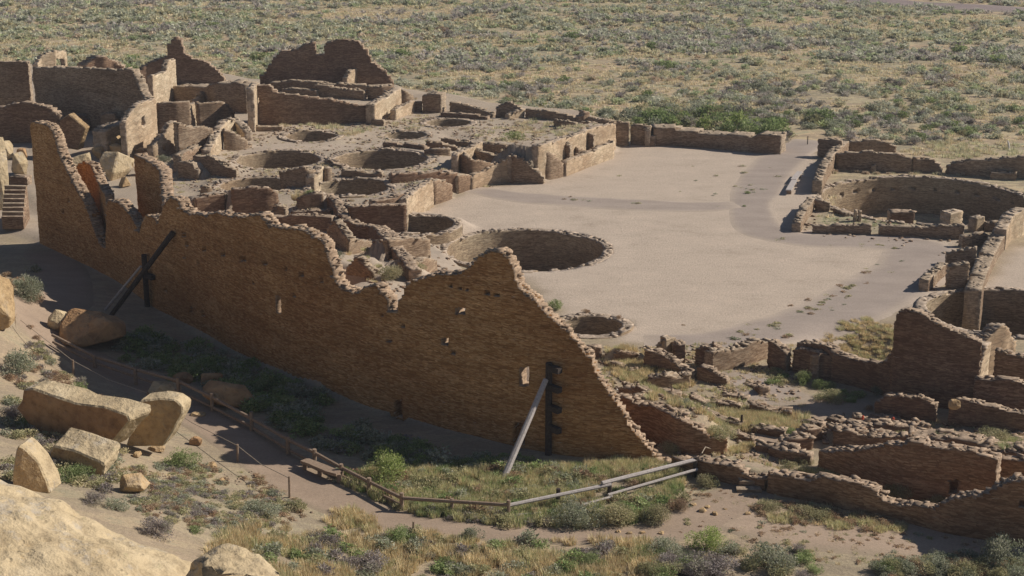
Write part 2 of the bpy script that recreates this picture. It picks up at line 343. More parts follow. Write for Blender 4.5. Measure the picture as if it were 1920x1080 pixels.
for (px, py) in ((747, 782), (976, 833)):
    q = onz(px, py, 0); DOORS.append((q[0]+NW[0]*1.75, q[1]+NW[1]*1.75))
def nodepos(px, py, b):
    if b < 30: q = onz(px, py, b); return q[0], q[1], b
    q = ghit(px, b, gsm); zt = float(ztop(q[1], py)); dep = q[1]*cp - (zt-CH)*sp; return (px-960)/FPX*dep, q[1], zt
for nodes, dd in [([(361,294,321),(391,294,323),(413,305,326),(428,315,328),(443,322,328)],2.0),([(333,304,327),(357,305,329),(371,321,330)],2.0),([(366,374,404),(395,367,401),(422,362,398)],2.0),([(434,357,402),(470,353,399),(505,353,395)],0.8),
    ([(556,373,394),(572,365,395),(592,362,395),(606,366,394)],1.4),([(503,408,426),(560,406,428),(622,408,428)],1.5),([(545,400,408),(585,395,408),(621,394,406)],1.0),([(727,449,487),(765,448,488),(807,449,486)],1.0),([(757,491,509),(787,492,511),(802,484,510)],1.5),
    ([(650,500,508),(670,483,512),(684,498,516),(698,515,519)],1.2),([(736,495,502),(746,487,505),(760,504,510)],1.0),([(655,390,422),(710,386,419),(762,385,414)],3.0),
    ([(733,325,343),(795,324,339),(858,322,333)],2.2),([(812,337,356),(833,339,357),(848,348,355)],1.0),([(640,320,329),(680,322,333),(716,325,335)],1.0),([(524,325,338),(550,317,343),(570,315,344),(592,322,342)],1.0),
    ([(800,264,280),(830,269,281),(857,276,281)],1.2),([(903,268,282),(940,272,288),(979,276,288)],2.5),([(880,277,293),(905,286,298),(930,293,302),(946,296,303)],0.9),([(795,282,292),(820,279,294),(845,279,293)],1.0),
    ([(1008,274,318),(1030,268,308),(1050,263,298),(1091,250,282),(1102,243,276),(1130,238,270),(1155,233,264)],3.0),([(762,372,386),(788,353,375),(812,337,362)],2.0),([(419,241,280),(438,248,280),(455,258,279),(473,272,277)],1.0),
    ([(1170,748,804),(1221,758,824),(1250,770,838),(1268,784,846),(1292,797,850),(1327,814,852),(1364,821,850)],1.8),([(1160,720,744),(1195,730,760),(1219,746,766),(1248,763,774)],1.0),([(1300,866,889),(1345,867,900),(1385,878,908),(1434,893,918)],1.6),
    ([(1448,888,923),(1472,890,928),(1525,898,937)],1.0),([(1563,808,833),(1602,812,837),(1655,820,843),(1703,822,846)],1.2),([(1704,820,840),(1790,828,848),(1860,842,862),(1930,850,870)],1.2),([(1152,661,682),(1165,654,682),(1198,661,680)],0.8)]:
    TERR.append(([nodepos(*n) for n in nodes], dd))
TERRN = len(TERR)
# ------------------------------------------------------------------ ground sheets
SAND = np.array([0.49, 0.398, 0.315]); GRAV = np.array([0.42, 0.34, 0.265]); SOIL = np.array([0.335, 0.265, 0.188]); DARKP = np.array([0.345, 0.283, 0.240])
def ground_cols(X, Y):
    sdp = poly_sd(X, Y, PLAZA) + (vnoise(X/1.5, Y/1.5, 3)-0.5)*1.2
    sdb = poly_sd(X, Y, BLOCK)
    pl = sstep(1.0, -1.0, sdp)[:, None]; bl = sstep(1.0, -1.0, sdb)[:, None]
    c = SOIL*(1-bl) + GRAV*bl; c = c*(1-pl) + SAND*pl
    wild = np.clip(1 - sstep(2.0, -0.5, sdp) - sstep(0.5, -0.5, sdb)*0.85, 0, 1)
    near = sstep(128, 118, Y)                   # ground among the near walls is barer
    wild = wild*(1-0.62*near)
    return c, wild
def grid(x0, x1, y0, y1, s, name, f, skip=None):
    xs = np.arange(x0, x1+s/2, s); ys = np.arange(y0, y1+s/2, s); nx, ny = len(xs), len(ys)
    X, Y = np.meshgrid(xs, ys); X = X.ravel(); Y = Y.ravel(); Z = f(X, Y)
    i = np.arange((nx-1)*(ny-1)); r = i//(nx-1); c = i % (nx-1); a = r*nx + c
    F = np.stack([a, a+1, a+nx+1, a+nx], 1)
    if skip is not None:
        cx = X[a]+s/2; cy = Y[a]+s/2
        F = F[~((cx > skip[0]) & (cx < skip[1]) & (cy > skip[2]) & (cy < skip[3]))]
    col, wild = ground_cols(X, Y)
    return np.stack([X, Y, Z], 1), F, col, wild
NEAR = (-57.6, 57.6, 48.0, 208.0)
V1, F1, C1, W1_ = grid(*NEAR, 0.32, 'g', ghole)
V2, F2, C2, W2_ = grid(-902.4, 902.4, -32.0, 1200.0, 3.2, 'g', lambda x, y: np.where((x > NEAR[0]+.1) & (x < NEAR[1]-.1) & (y > NEAR[2]+.1) & (y < NEAR[3]-.1), gbase(x, y)-8, gbase(x, y)), skip=NEAR)
V = np.concatenate([V1, V2]); F = np.concatenate([F1, F2+len(V1)])
g_ = link('ground', mesh_np('ground', V, F, np.concatenate([C1, C2]), True, {'wild': np.concatenate([W1_, W2_])}), M['ground']); tag(g_, kind='structure')
def smooth_poly(P, step=0.8):
    P = [np.asarray(p, float) for p in P]; out = []
    for i in range(len(P)-1):
        p0 = P[max(i-1, 0)]; p1 = P[i]; p2 = P[i+1]; p3 = P[min(i+2, len(P)-1)]
        n = max(2, int(np.hypot(*(p2-p1)[:2])/step))
        for k in range(n):
            t = k/n; out.append(0.5*((2*p1) + (-p0+p2)*t + (2*p0-5*p1+4*p2-p3)*t*t + (-p0+3*p1-3*p2+p3)*t**3))
    out.append(P[-1]); return np.array(out)
def ribbon(name, L, col, edge, up=0.03, sd=1):
    P = smooth_poly([np.append(ghit(a, b)[:2], w_) for a, b, w_ in L])
    T = np.gradient(P[:, :2], axis=0); T /= np.linalg.norm(T, axis=1)[:, None]; Nn = np.stack([-T[:, 1], T[:, 0]], 1)
    us = np.linspace(-1, 1, 13); V = []; C = []; EZ = []
    for i, p in enumerate(P):
        for u in us:
            ww = p[2]/2*(1+0.16*(float(vnoise(np.array(i/3.0), np.array(u*1.5), sd))-0.5))
            q = p[:2] + Nn[i]*u*ww; V.append((q[0], q[1])); k = max(0.0, (abs(u)-0.55)/0.42); k = min(1.0, k*k*(3-2*min(k, 1)) + 0.25*(float(vnoise(np.array(i/2.0), np.array(u*4), sd+3))-0.5)*(k > 0.05)); k = max(k, 0)
            e = min(i, len(P)-1-i)/3.0; k = max(k, 1-min(1, e))
            C.append(col*(1-k) + edge*k); EZ.append(-0.035*max(0.0, (abs(u)-0.8)/0.2) - (0.035 if (i == 0 or i == len(P)-1) else 0))
    V = np.array(V); Z = ghole(V[:, 0], V[:, 1]) + up + np.array(EZ)*(up+0.02)/0.035*1.0; n = len(us)
    F = [(i*n+j, i*n+j+1, (i+1)*n+j+1, (i+1)*n+j) for i in range(len(P)-1) for j in range(n-1)]
    o = link(name, mesh_np(name, np.column_stack([V, Z]), F, np.array(C), True), M['path']); tag(o, kind='structure'); return o
ribbon('path', [(1525,262,4),(1490,282,4.5),(1458,305,5),(1428,345,5),(1408,385,4),(1425,428,4.5),(1500,449,4.5),(1600,452,5),(1720,462,6),(1715,500,6),(1650,545,6.5),(1560,590,6),(1440,622,5),(1330,640,4),(1200,640,3)], DARKP, SAND*0.95, 0.03)
ribbon('path', [(880,352,2.5),(960,368,4),(1080,378,4.5),(1200,384,4.5),(1300,388,4),(1395,384,3)], DARKP*0.9+SAND*0.1, SAND*0.95, 0.034, 2)
ribbon('path', [(440,280,2.2),(520,277,2.6),(640,277,2.6),(720,272,2.2),(790,285,2.2),(838,300,2.6),(850,318,2)], GRAV*1.02, GRAV*0.95, 0.05, 3)
ribbon('path', [(812,470,1.4),(822,490,1.6),(850,508,1.6),(868,520,1.2)], GRAV*1.0, GRAV*0.9, 0.05, 4)
TRAIL = np.array([0.345, 0.258, 0.19])
ribbon('path', [(70,470,3),(110,500,4.0),(115,560,4.2),(65,605,3.2),(150,665,3.0),(250,715,2.8),(360,775,2.8),(450,830,3.0),(530,885,3.3),(600,925,3.2),(690,965,2.8),(790,985,2.4),(950,1000,2.2),(1120,1005,2.2),(1230,1000,2.4),(1330,965,3.5),(1400,925,3.0),(1415,905,2.0)], TRAIL, SOIL*0.95, 0.035, 5)
ribbon('path', [(1410,880,2.0),(1430,850,2.2),(1470,800,3.0),(1520,770,3.6),(1600,765,3.6),(1640,800,2.0)], TRAIL*0.95+DARKP*0.1, SOIL*0.95, 0.03, 6)
ribbon('path', [(1330,690,2.0),(1380,705,2.6),(1440,735,4.0),(1520,765,3.2)], DARKP*1.05, SOIL, 0.034, 7)
ribbon('path', [(1310,955,2.5),(1450,980,5.0),(1650,1000,5.5),(1850,1030,5.0),(2000,1060,5)], TRAIL*1.18, SOIL, 0.034, 8)
ribbon('road', [(1480,-10,9),(1700,8,9),(1920,20,9),(2150,34,9)], np.array([0.27, 0.215, 0.20]), np.array([0.30, 0.25, 0.19]), 0.12, 9)
# ------------------------------------------------------------------ masonry walls: small stone cells, three layers thick
def wallmesh(P, zt, th, cs, cz, side, holes=(), base_drop=0.5, zb=None, rag=1.0, seed=1, layers=3, closed=False, name='wall', lean=0.03, stones=4.0, stsize=0.15):
    """P: (n,2) front-face line, zt: crest height at each point, side: +1 thickness to the left of the line."""
    P = np.asarray(P, float); L = np.concatenate([[0], np.cumsum(np.hypot(*np.diff(P, axis=0).T))])
    ns = max(2, int(round(L[-1]/cs))); w_ = 0.45+1.3*hsh(np.arange(ns), seed, 4.4); s = np.concatenate([[0], np.cumsum(w_)]); s *= L[-1]/s[-1]
    gx = np.interp(s, L, P[:, 0]); gy = np.interp(s, L, P[:, 1]); crest = np.interp(s, L, zt)
    T = np.stack([np.gradient(gx), np.gradient(gy)], 1)
    if closed: T[0] = T[-1] = (T[0]+T[-1])/2
    T /= np.linalg.norm(T, axis=1)[:, None]+1e-9
    for _ in range(2): T[1:-1] = (T[:-2]+T[1:-1]*2+T[2:])/4
    Nn = np.stack([-T[:, 1], T[:, 0]], 1)*side
    sm = (s[:-1]+s[1:])/2; cm = np.interp(sm, L, zt); mx = np.interp(sm, s, gx); my = np.interp(sm, s, gy)
    if zb is None: bz = np.minimum(ghole(mx, my), gflat(mx, my)) - base_drop
    else: bz = np.full(ns, zb)
    z0 = float(bz.min()); z1 = float(cm.max())+0.35; nz = max(2, int(math.ceil((z1-z0)/cz))); z1 = z0+nz*cz
    zc = z0 + (np.arange(nz)+0.5)*cz
    occ = np.zeros((ns, layers, nz), bool)
    for l in range(layers):
        r1 = (vnoise(sm/0.9, np.full(ns, l*0.25), seed) - 0.5)*0.34 + (hsh(np.arange(ns), l, seed)-0.5)*0.06 + (vnoise(sm/2.6, np.full(ns, 0.0), seed+5)-0.5)*0.35
        hold = hsh(np.floor(np.arange(ns)/2.7+hsh(np.floor(np.arange(ns)/5), seed)*0.9), 0, seed+9)-0.5
        top = cm + r1*rag*0.8 + hold*0.12*rag
        occ[:, l, :] = (zc[None, :] < top[:, None]) & (zc[None, :] > bz[:, None]-cz)
    if len(holes):
        for (hx, hy, hw, hh, hl) in holes:
            Z, XI = np.meshgrid(zc, np.arange(ns)); u, v = proj(mx[XI], my[XI], Z)
            mk = (abs(u-hx) < hw/2) & (abs(v-hy) < hh/2)
            for l in range(min(hl, layers)): occ[:, l, :][mk] = False
    # faces between filled and empty cells
    pad = np.zeros((ns+2, layers+2, nz+2), bool); pad[1:-1, 1:-1, 1:-1] = occ
    nl = layers; idx = lambda i, l, k: (i*(nl+1)+l)*(nz+1)+k
    F = []; EG = []
    def add(mask, q, e_=1.0): 
        I, Lr, Kz = np.nonzero(mask)
        if len(I): F.append(np.stack([idx(I+a, Lr+b, Kz+c) for a, b, c in q], 1)); EG.append(np.full(len(I), e_, np.float32))
    o = occ
    add(o & ~pad[1:-1, :-2, 1:-1], [(0,0,0),(1,0,0),(1,0,1),(0,0,1)], 0.0)
    add(o & ~pad[1:-1, 2:, 1:-1], [(1,1,0),(0,1,0),(0,1,1),(1,1,1)], 0.0)
    add(o & ~pad[1:-1, 1:-1, 2:], [(0,0,1),(1,0,1),(1,1,1),(0,1,1)])
    add(o & ~pad[:-2, 1:-1, 1:-1], [(0,1,0),(0,0,0),(0,0,1),(0,1,1)])
    add(o & ~pad[2:, 1:-1, 1:-1], [(1,0,0),(1,1,0),(1,1,1),(1,0,1)])
    F = np.concatenate(F)
    if side > 0: F = F[:, ::1]
    else: F = F[:, ::-1]
    FC = None
    used, inv = np.unique(F, return_inverse=True); F = inv.reshape(F.shape)
    k = used % (nz+1); r = used//(nz+1); l = r % (nl+1); i = r//(nl+1)
    off = l/nl*th
    j1 = (hsh(i, k, l+seed)-0.5); j2 = (hsh(k, i, l+3.3+seed)-0.5); j3 = (hsh(l+1.7, i, k+seed)-0.5)
    big = (vnoise(i*cs/1.8, k*cz/1.2, seed+2+l)-0.5)
    zz = z0 + k*cz + j3*cz*0.55
    off2 = off + j1*0.028 + big*0.08*lean/0.03 + (0.05*np.maximum(0, (zz-z0)/4.0) if lean else 0)*(1 if l is None else 1)*0
    X = gx[i] + Nn[i, 0]*off2 + T[i, 0]*j2*cs*0.45; Y = gy[i] + Nn[i, 1]*off2 + T[i, 1]*j2*cs*0.45
    EG = np.concatenate(EG)
    for (hx, hy, hw, hh, hl) in holes:
        if hl < 3:
            cf = np.stack([X, Y, zz], 1)[F].mean(1) if EG.shape[0] == len(F) else None; u, v = proj(cf[:, 0], cf[:, 1], cf[:, 2]); EG[(abs(u-hx) < hw/2+3) & (abs(v-hy) < hh/2+3)] = 0
    # loose flat stones lying along the broken top
    rg = np.random.default_rng(int(seed*97) % 99991); k = int(L[-1]*stones); VX = np.stack([X, Y, zz], 1)
    if k:
        ss = rg.uniform(0.05, max(0.06, L[-1]-0.05), k); of = rg.uniform(0.06, 0.94, k)*th; ii = np.clip(np.searchsorted(s, ss)-1, 0, ns-1)
        tz = np.interp(ss, sm, cm + ((vnoise(sm/0.9, np.full(ns, 0.0), seed)-0.5)*0.34+(vnoise(sm/2.6, np.full(ns, 0.0), seed+5)-0.5)*0.35)*rag*0.8)
        px_ = np.interp(ss, s, gx)+Nn[ii, 0]*of; py_ = np.interp(ss, s, gy)+Nn[ii, 1]*of; an = rg.uniform(0, 6.28, k)
        sc = (0.4+1.5*rg.random(k)**2)*stsize; a_ = sc*rg.uniform(0.7, 1.3, k); b_ = sc*rg.uniform(0.4, 0.8, k); c_ = sc*rg.uniform(0.09, 0.24, k)
        cube = np.array([(-1,-1,-1),(1,-1,-1),(1,1,-1),(-1,1,-1),(-1,-1,1),(1,-1,1),(1,1,1),(-1,1,1)], float)
        cv = cube[None]*(1-0.35*rg.random((k, 8, 3))); cv = cv*np.stack([a_, b_, c_], 1)[:, None, :]; ca, sa = np.cos(an)[:, None], np.sin(an)[:, None]
        wx = cv[..., 0]*ca-cv[..., 1]*sa; wy = cv[..., 0]*sa+cv[..., 1]*ca; wz = cv[..., 2] + wx*rg.uniform(-0.25, 0.25, k)[:, None]
        SV = np.stack([wx+px_[:, None], wy+py_[:, None], wz+(tz+c_*0.3)[:, None]], 2).reshape(-1, 3)
        cf_ = np.array([(0,3,2,1),(4,5,6,7),(0,1,5,4),(1,2,6,5),(2,3,7,6),(3,0,4,7)]); SF = (np.arange(k)*8)[:, None, None]+cf_[None]
        F = np.concatenate([F, SF.reshape(-1, 4)+len(VX)]); VX = np.concatenate([VX, SV]); EG = np.concatenate([EG, np.ones(k*6, np.float32)])
    me = mesh_np(name, VX, F)
    if len(me.polygons) == len(EG): me.attributes.new("edge", 'FLOAT', 'FACE').data.foreach_set("value", EG)
    return me, (gx, gy, crest)
WN = [0]
def wall(nodes, label, th=0.62, mat='tan', cat='ruined wall', holes=(), side=None, rag=1.0, cs=None, cz=None, group=None, name='ruined_wall', f=None, up=0.0):
    P = []; Z = []
    for px, py, b in nodes:
        if b < 30:
            q = onz(px, py, b); zt = b
        else:
            q = ghit(px, b, gsm); zt = ztop(q[1], py)
            dep = q[1]*cp - (zt-CH)*sp; q = np.array([(px-960)/FPX*dep, q[1], zt])
        P.append(q[:2]); Z.append(zt+up)
    P = np.array(P); dmin = P[:, 1].min()
    if side is None:
        d = P[-1]-P[0]; n = np.array([-d[1], d[0]]); side = 1 if n[1]*1.0 + n[0]*0.05 > 0 else -1
    if cs is None: cs = 0.20 if dmin < 100 else (0.24 if dmin < 125 else 0.32)
    if cz is None: cz = 0.09 if dmin < 100 else (0.11 if dmin < 125 else 0.16)
    WN[0] += 1
    me, info = wallmesh(P, Z, th, cs, cz, side, holes, rag=rag*(0.9 if dmin < 96 else 0.42), seed=WN[0]*1.37, name=name, stones=9.0 if dmin < 100 else (6.0 if dmin < 125 else 3.0), stsize=0.15 if dmin < 125 else 0.2)
    c = P.mean(axis=0); me.transform(Matrix.Translation((-c[0], -c[1], 0))); me.materials.append(M[mat])
    o = link(name, me); o.location = (c[0], c[1], 0); tag(o, label, cat, group); return o
# --- kivas
for q, (x, y, z, R, dp, mt, lab) in enumerate(KI):
    n = int(2*math.pi*R/0.4); a = np.linspace(0, 2*math.pi, n+1); hs = []
    if q == 10:
        for t in np.radians(np.arange(20, 200, 12.5)):
            u, v = proj(x+R*math.cos(t), y+R*math.sin(t), z-0.95); hs.append((u, v, 8, 8, 1))
    Pc = np.stack([x+R*np.cos(a), y+R*np.sin(a)], 1)
    zt = z + 0.02 + 0.06*np.sin(a*3+q)
    me, _ = wallmesh(Pc, zt, 0.70, 0.26, 0.12 if y < 125 else 0.15, -1, hs, zb=z-dp-0.5, closed=True, seed=50+q, rag=0.4, name='kiva', stones=5, stsize=0.17)
    me.transform(Matrix.Translation((-x, -y, -z))); me.materials.append(M['kiva'])
    o = link('kiva', me); o.location = (x, y, z); tag(o, lab, 'kiva')
    if q == 12:
        pass

# --- the tall north wall
BASE = [(40,441),(50,445),(110,472),(170,500),(230,535),(300,585),(380,628),(470,678),(600,735),(747,782),(900,822),(1035,850),(1150,862),(1262,869)]
CR = [(56,232),(62,226),(88,234),(100,252),(110,290),(120,310),(135,342),(155,374),(165,400),(176,432),(188,462),(197,464),(198.5,380),(203,373),(220,378),(232,392),(241,402),(255,422),(261,438),(266,418),(272,408),(290,408),(295,421),(300,402),
      (306,387),(317,371),(333,370),(337,382),(342,391),(354,401),(396,403),(422,404),(455,403),(488,406),(499,419),(505,428),(547,431),(572,433),(592,443),(605,456),(611,472),(617,490),(622,500),(627,521),(637,535),(652,542),(668,548),
      (680,541),(693,536),(704,538),(718,554),(727,562),(730,583),(746,583),(748,565),(755,557),(760,543),(772,525),(795,519),(822,508),(846,510),(868,510),(885,498),(895,483),(910,472),(925,470),(937,474),(953,486),(964,513),(968,534),
      (984,548),(999,561),(1016,580),(1040,601),(1063,624),(1088,654),(1109,675),(1116,700),(1139,734),(1156,755),(1169,771),(1178,794),(1194,815),(1210,830),(1223,844),(1236,858),(1244,864),(1256,867)]
bx = [b[0] for b in BASE]; by = [b[1] for b in BASE]
# base line as a smooth ground curve, then each crest column dropped onto it
bw = smooth_poly([onz(a, b, 0)[:2] for a, b in BASE], 0.5)
P = []; Z = []
for px, py in CR:
    best = None
    X, Y = bw[:, 0], bw[:, 1]; zt = ztop(Y, py); u, _ = proj(X, Y, zt); i = int(np.argmin(abs(u-px)))
    j = min(max(i, 1), len(bw)-2); k = j+1 if (u[j]-px)*(u[j+1]-px) <= 0 else j-1
    t = 0 if u[k] == u[j] else np.clip((px-u[j])/(u[k]-u[j]), 0, 1); q = bw[j]*(1-t)+bw[k]*t
    P.append(q); Z.append(float(ztop(q[1], py)))
NH = [(522,571,11,34,3),(862,583,15,12,3),(833,640,13,14,3),(983,706,19,36,3),(747,766,17,32,2),(976,812,20,42,2),
      (345,440,8,9,1),(350,458,7,8,1),(383,466,8,9,1),(418,476,9,9,1),(455,485,12,10,1),(497,493,10,8,1),(536,505,5,8,1),(565,514,11,9,1),(603,525,6,9,1),(358,580,6,11,1),(380,587,6,12,1),(372,491,5,9,1),(346,482,4,6,1),(475,530,5,6,1),
      (551,553,6,8,1),(716,591,7,8,1),(755,610,8,9,1),(845,536,10,8,1),(860,541,8,6,1),(876,544,8,5,1),(916,548,9,8,1),(931,553,8,7,1),(848,661,9,8,1),(729,639,14,5,1),(311,543,6,6,1),(128,374,4,9,1),(180,400,4,8,1),(118,396,4,9,1)]
me, _ = wallmesh(np.array(P), Z, 0.80, 0.13, 0.085, 1 if (P[-1][0]-P[0][0]) > 0 else -1, NH, seed=3.1, rag=0.8, name='tall_ruined_wall', stones=16, stsize=0.17)
me.materials.append(M['north']); c = np.mean(P, axis=0); me.transform(Matrix.Translation((-c[0], -c[1], 0)))
NWALL = link('tall_ruined_wall', me); NWALL.location = (c[0], c[1], 0)
tag(NWALL, 'longest and tallest ruined wall, dark brown shaded face with jagged crest and lit window holes', 'ruined wall')

for (dx, dy) in DOORS:                       # dark closed cells behind the two ground-level doorways
    m = MB(); an = math.atan2(UW[1], UW[0]); R_ = Matrix.Rotation(an, 3, 'Z'); cx_, cy_ = dx+NW[0]*0.25, dy+NW[1]*0.25
    m.box((cx_-c[0], cy_-c[1], 2.35), (1.6, 1.15, 0.15), R_)
    m.box((cx_+NW[0]*1.1-c[0], cy_+NW[1]*1.1-c[1], 1.0), (1.6, 0.15, 1.5), R_)
    for sg in (-1, 1): m.box((cx_+UW[0]*sg*1.3-c[0], cy_+UW[1]*sg*1.3-c[1], 1.0), (0.15, 1.1, 1.45), R_)
    m.build('doorway_cell', M['red'], NWALL)
W = wall
# --- far left block
W([(-60,117,218),(10,116,215),(52,117,213)], 'dark shaded wall cut by the left edge of the photo, behind the rubble arch', 0.8)
W([(61,128,232),(100,127,238),(160,129,245),(215,130,250),(246,131,256),(255,150,258),(262,173,262),(272,186,266)], 'big dark rectangular wall at upper left, its right end stepping down', 0.9)
W([(70,122,152),(76,104,150),(104,97,148),(125,96,140)], 'sunlit wall fragment with a square opening, above the big dark rectangular wall', 0.6, 'sunlit_stone', holes=[(114,117,17,14,3)])
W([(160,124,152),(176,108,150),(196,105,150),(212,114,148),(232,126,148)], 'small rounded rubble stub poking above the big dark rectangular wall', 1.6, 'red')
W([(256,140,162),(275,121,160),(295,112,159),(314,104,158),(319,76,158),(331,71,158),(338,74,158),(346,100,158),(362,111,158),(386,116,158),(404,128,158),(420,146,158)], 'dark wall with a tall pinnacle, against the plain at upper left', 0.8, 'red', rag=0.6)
W([(286,142,216),(300,139,210),(312,134,205),(316,114,201),(329,111,196)], 'sunlit cross wall with a rubble pillar, below the pinnacle wall', 0.6, 'sunlit_stone')
W([(236,230,304),(247,208,296),(262,194,290),(275,190,282),(292,186,270)], 'sunlit cross wall with a narrow doorway, beneath the rubble pillar cross wall', 0.6, 'sunlit_stone', holes=[(268,228,7,17,3)])
W([(292,193,262),(330,193,262),(356,191,260)], 'dark room wall just right of the doorway cross wall', 0.6)
W([(325,162,200),(385,163,206),(399,156,212),(440,155,214),(460,160,216)], 'dark wall topped by a long pale ledge, left of the slotted pale pillar', 2.2)
W([(374,138,152),(381,138,152)], 'tiny pale post-like stub in front of the pinnacle wall', 0.5, 'sunlit_stone')
W([(462,168,250),(467,160,238),(474,155,228)], 'tall thin sunlit wall end at the left of the long dark wall', 0.7, 'sunlit_stone')
W([(474,164,236),(482,159,236),(505,160,236),(514,170,236),(524,177,236),(560,178,236),(600,184,235),(645,192,234),(692,199,233)], 'long dark wall with a small lit window at its left, grass tufts at its foot', 0.75, 'red', holes=[(481,190,6,13,3)])
W([(487,147,166),(497,137,166),(509,116,166),(526,96,166),(558,93,166),(567,85,166),(586,80,166),(589,81,166),(590,103,166),(609,103,166),(610,81,166),(628,76,166),(649,75,166),(672,78,166),(686,92,166),(698,117,166),(713,127,166),(729,141,166),(738,155,166)], 'highest far wall with a square notch in its crest, against the plain', 0.85, 'red', rag=0.5)
W([(497,152,166),(513,136,162),(530,130,160),(545,127,156)], 'lit sloping stub left of the notched far wall foot', 0.7, 'sunlit_stone')
W([(537,136,160),(565,143,163),(600,152,167)], 'thin line of wall slanting down before the notched far wall', 0.6)
W([(650,148,172),(657,134,170),(668,131,166)], 'lit square stub in front of the right half of the notched far wall', 0.6, 'sunlit_stone')
W([(505,155,172),(545,151,174),(600,155,178),(640,158,180),(690,161,180),(738,160,178)], 'low wall running under the notched far wall', 1.0)
W([(528,166,178),(560,168,181),(592,172,184)], 'short dark ledge above the long dark wall', 0.9)
W([(587,160,182),(640,166,186),(682,170,188)], 'dark ledge wall beside the lit dip above the long dark wall', 0.9)
W([(688,163,186),(715,162,188),(742,163,186)], 'dark room end right of the notched far wall', 0.6)
W([(702,196,236),(722,184,222),(738,174,210),(752,166,200)], 'lit cross wall climbing right of the long dark wall', 0.9, 'sunlit_stone')
W([(752,169,196),(764,172,196),(776,181,194)], 'dark corner wall capping the lit climbing cross wall', 0.6)
W([(742,207,226),(760,197,217),(778,187,209)], 'lower lit wall slanting up to the dark square block', 0.6, 'sunlit_stone')
W([(792,178,209),(808,177,210),(826,178,211)], 'dark square block of wall, lit on its right side', 1.9, rag=0.5)
W([(777,190,208),(791,190,208)], 'low dark infill left of the dark square block', 0.6)
W([(843,190,209),(868,196,210),(895,205,213),(923,213,217)], 'dark far wall stepping down right of the square block', 0.6)
W([(826,212,219),(870,213,222),(914,219,225)], 'low rubble line behind the farthest small kiva', 0.7, 'red')
W([(930,203,219),(945,196,219),(958,193,220),(976,201,221)], 'pointed dark wall at the far edge of the room block', 0.6)
W([(953,214,225),(968,208,223),(984,202,221)], 'lit stub right of the pointed dark wall', 0.6, 'sunlit_stone')
W([(985,204,221),(1020,207,225),(1052,213,227),(1088,221,230)], 'long far dark wall behind the green bush', 0.6)
W([(1004,214,224),(1014,213,224)], 'pale knob in front of the long far dark wall', 0.6)
W([(1090,222,232),(1098,209,231),(1106,213,230)], 'pinkish rubble knob where two far walls meet', 0.9, 'red')
W([(1101,220,232),(1130,224,235),(1158,230,239)], 'far dark wall right of the pinkish knob', 0.6)
W([(1038,224,236),(1065,228,240),(1092,234,244)], 'low dark edge between grass banks before the far dark wall', 0.6)
W([(1087,227,238),(1110,230,240),(1132,235,242)], 'short dark edge left of the plaza corner', 0.6)
W([(1156,229,256),(1180,231,260)], 'dark panel at the plaza far left corner', 0.6)
W([(1183,235,258),(1205,235,262),(1221,236,265)], 'square dark panel next to the long plaza wall', 0.6)
W([(1219,243,268),(1224,237,262),(1229,236,256)], 'slim lit pier left of the long plaza wall', 0.5, 'sunlit_stone')
W([(1216,255,267),(1230,255,269)], 'knee high block at the foot of the slim lit pier', 0.5)
W([(1227,239,268),(1265,240,272),(1276,246,273),(1350,254,279),(1385,254,283),(1408,259,285),(1425,253,287),(1464,254,290)], 'long thick free-standing wall along the far side of the plaza', 2.2, 'tan', rag=0.6)
# --- row of rooms along the plaza edge
W([(1008,274,318),(1030,268,308),(1050,263,298),(1091,250,282),(1102,243,276),(1130,238,270),(1155,233,264)], 'long sunlit cross wall facing the plaza, above the low outer wall', 0.65, 'sunlit_stone', holes=[(1056,0,1,1,1)])
W([(1052,264,292),(1060,268,295),(1068,276,298)], 'dark buttress in the middle of the sunlit plaza-edge wall', 0.6)
W([(1094,251,275),(1104,251,277),(1113,256,279)], 'dark buttress near the far end of the sunlit plaza-edge wall', 0.6)
W([(1082,276,288),(1100,286,291)], 'little dark wedge beside the low outer wall', 0.5)
W([(1013,280,309),(1028,286,311),(1042,293,313),(1058,308,315)], 'dark sloping wall tapering down toward the plaza, second in the row', 0.6)
W([(960,291,322),(975,297,325),(990,307,329),(1004,320,334),(1019,335,338)], 'dark triangular wall tapering to the plaza floor, foremost in the row', 0.6)
W([(1062,304,320),(1085,294,312),(1100,287,305),(1125,277,295),(1152,266,284)], 'low outer wall of the plaza-edge rooms, lit along its length', 0.6, 'sunlit_stone')
W([(800,264,280),(830,269,281),(857,276,281)], 'dark room wall left of the green bush, upper tier', 0.6)
W([(826,259,267),(860,264,270),(892,269,274)], 'thin dark wall line just below the farthest small kiva', 0.6)
W([(903,268,282),(940,272,288),(979,276,288)], 'dark room wall under the green bush', 0.6)
W([(880,277,293),(905,286,298),(930,293,302),(946,296,303)], 'dark room wall in the middle tier by the plaza edge', 0.6)
W([(861,286,316),(875,292,320),(888,300,323),(906,304,324),(932,309,322)], 'dark wall with two upright posts before it, at the plaza edge', 0.6)
W([(858,290,320),(880,278,300),(905,268,286)], 'lit cross wall joining the plaza-edge rooms on the left', 0.6, 'sunlit_stone')
W([(885,330,338),(905,321,330),(928,309,326),(944,299,318),(960,290,312)], 'lit cross wall joining the plaza-edge rooms in the middle', 0.6, 'sunlit_stone')
W([(960,292,318),(985,279,300),(1012,273,290)], 'lit cross wall joining the plaza-edge rooms on the right', 0.6, 'sunlit_stone')
W([(795,282,292),(820,279,294),(845,279,293)], 'dark pit wall with two posts beside the broad terrace kiva', 0.6)
W([(717,269,277),(760,271,279),(795,276,284)], 'low dark rubble line above the broad terrace kiva', 0.8, 'red')
W([(733,325,343),(760,324,342),(795,324,339),(858,322,333)], 'long greyish wall between the terrace kiva and the plaza', 0.7, 'red')
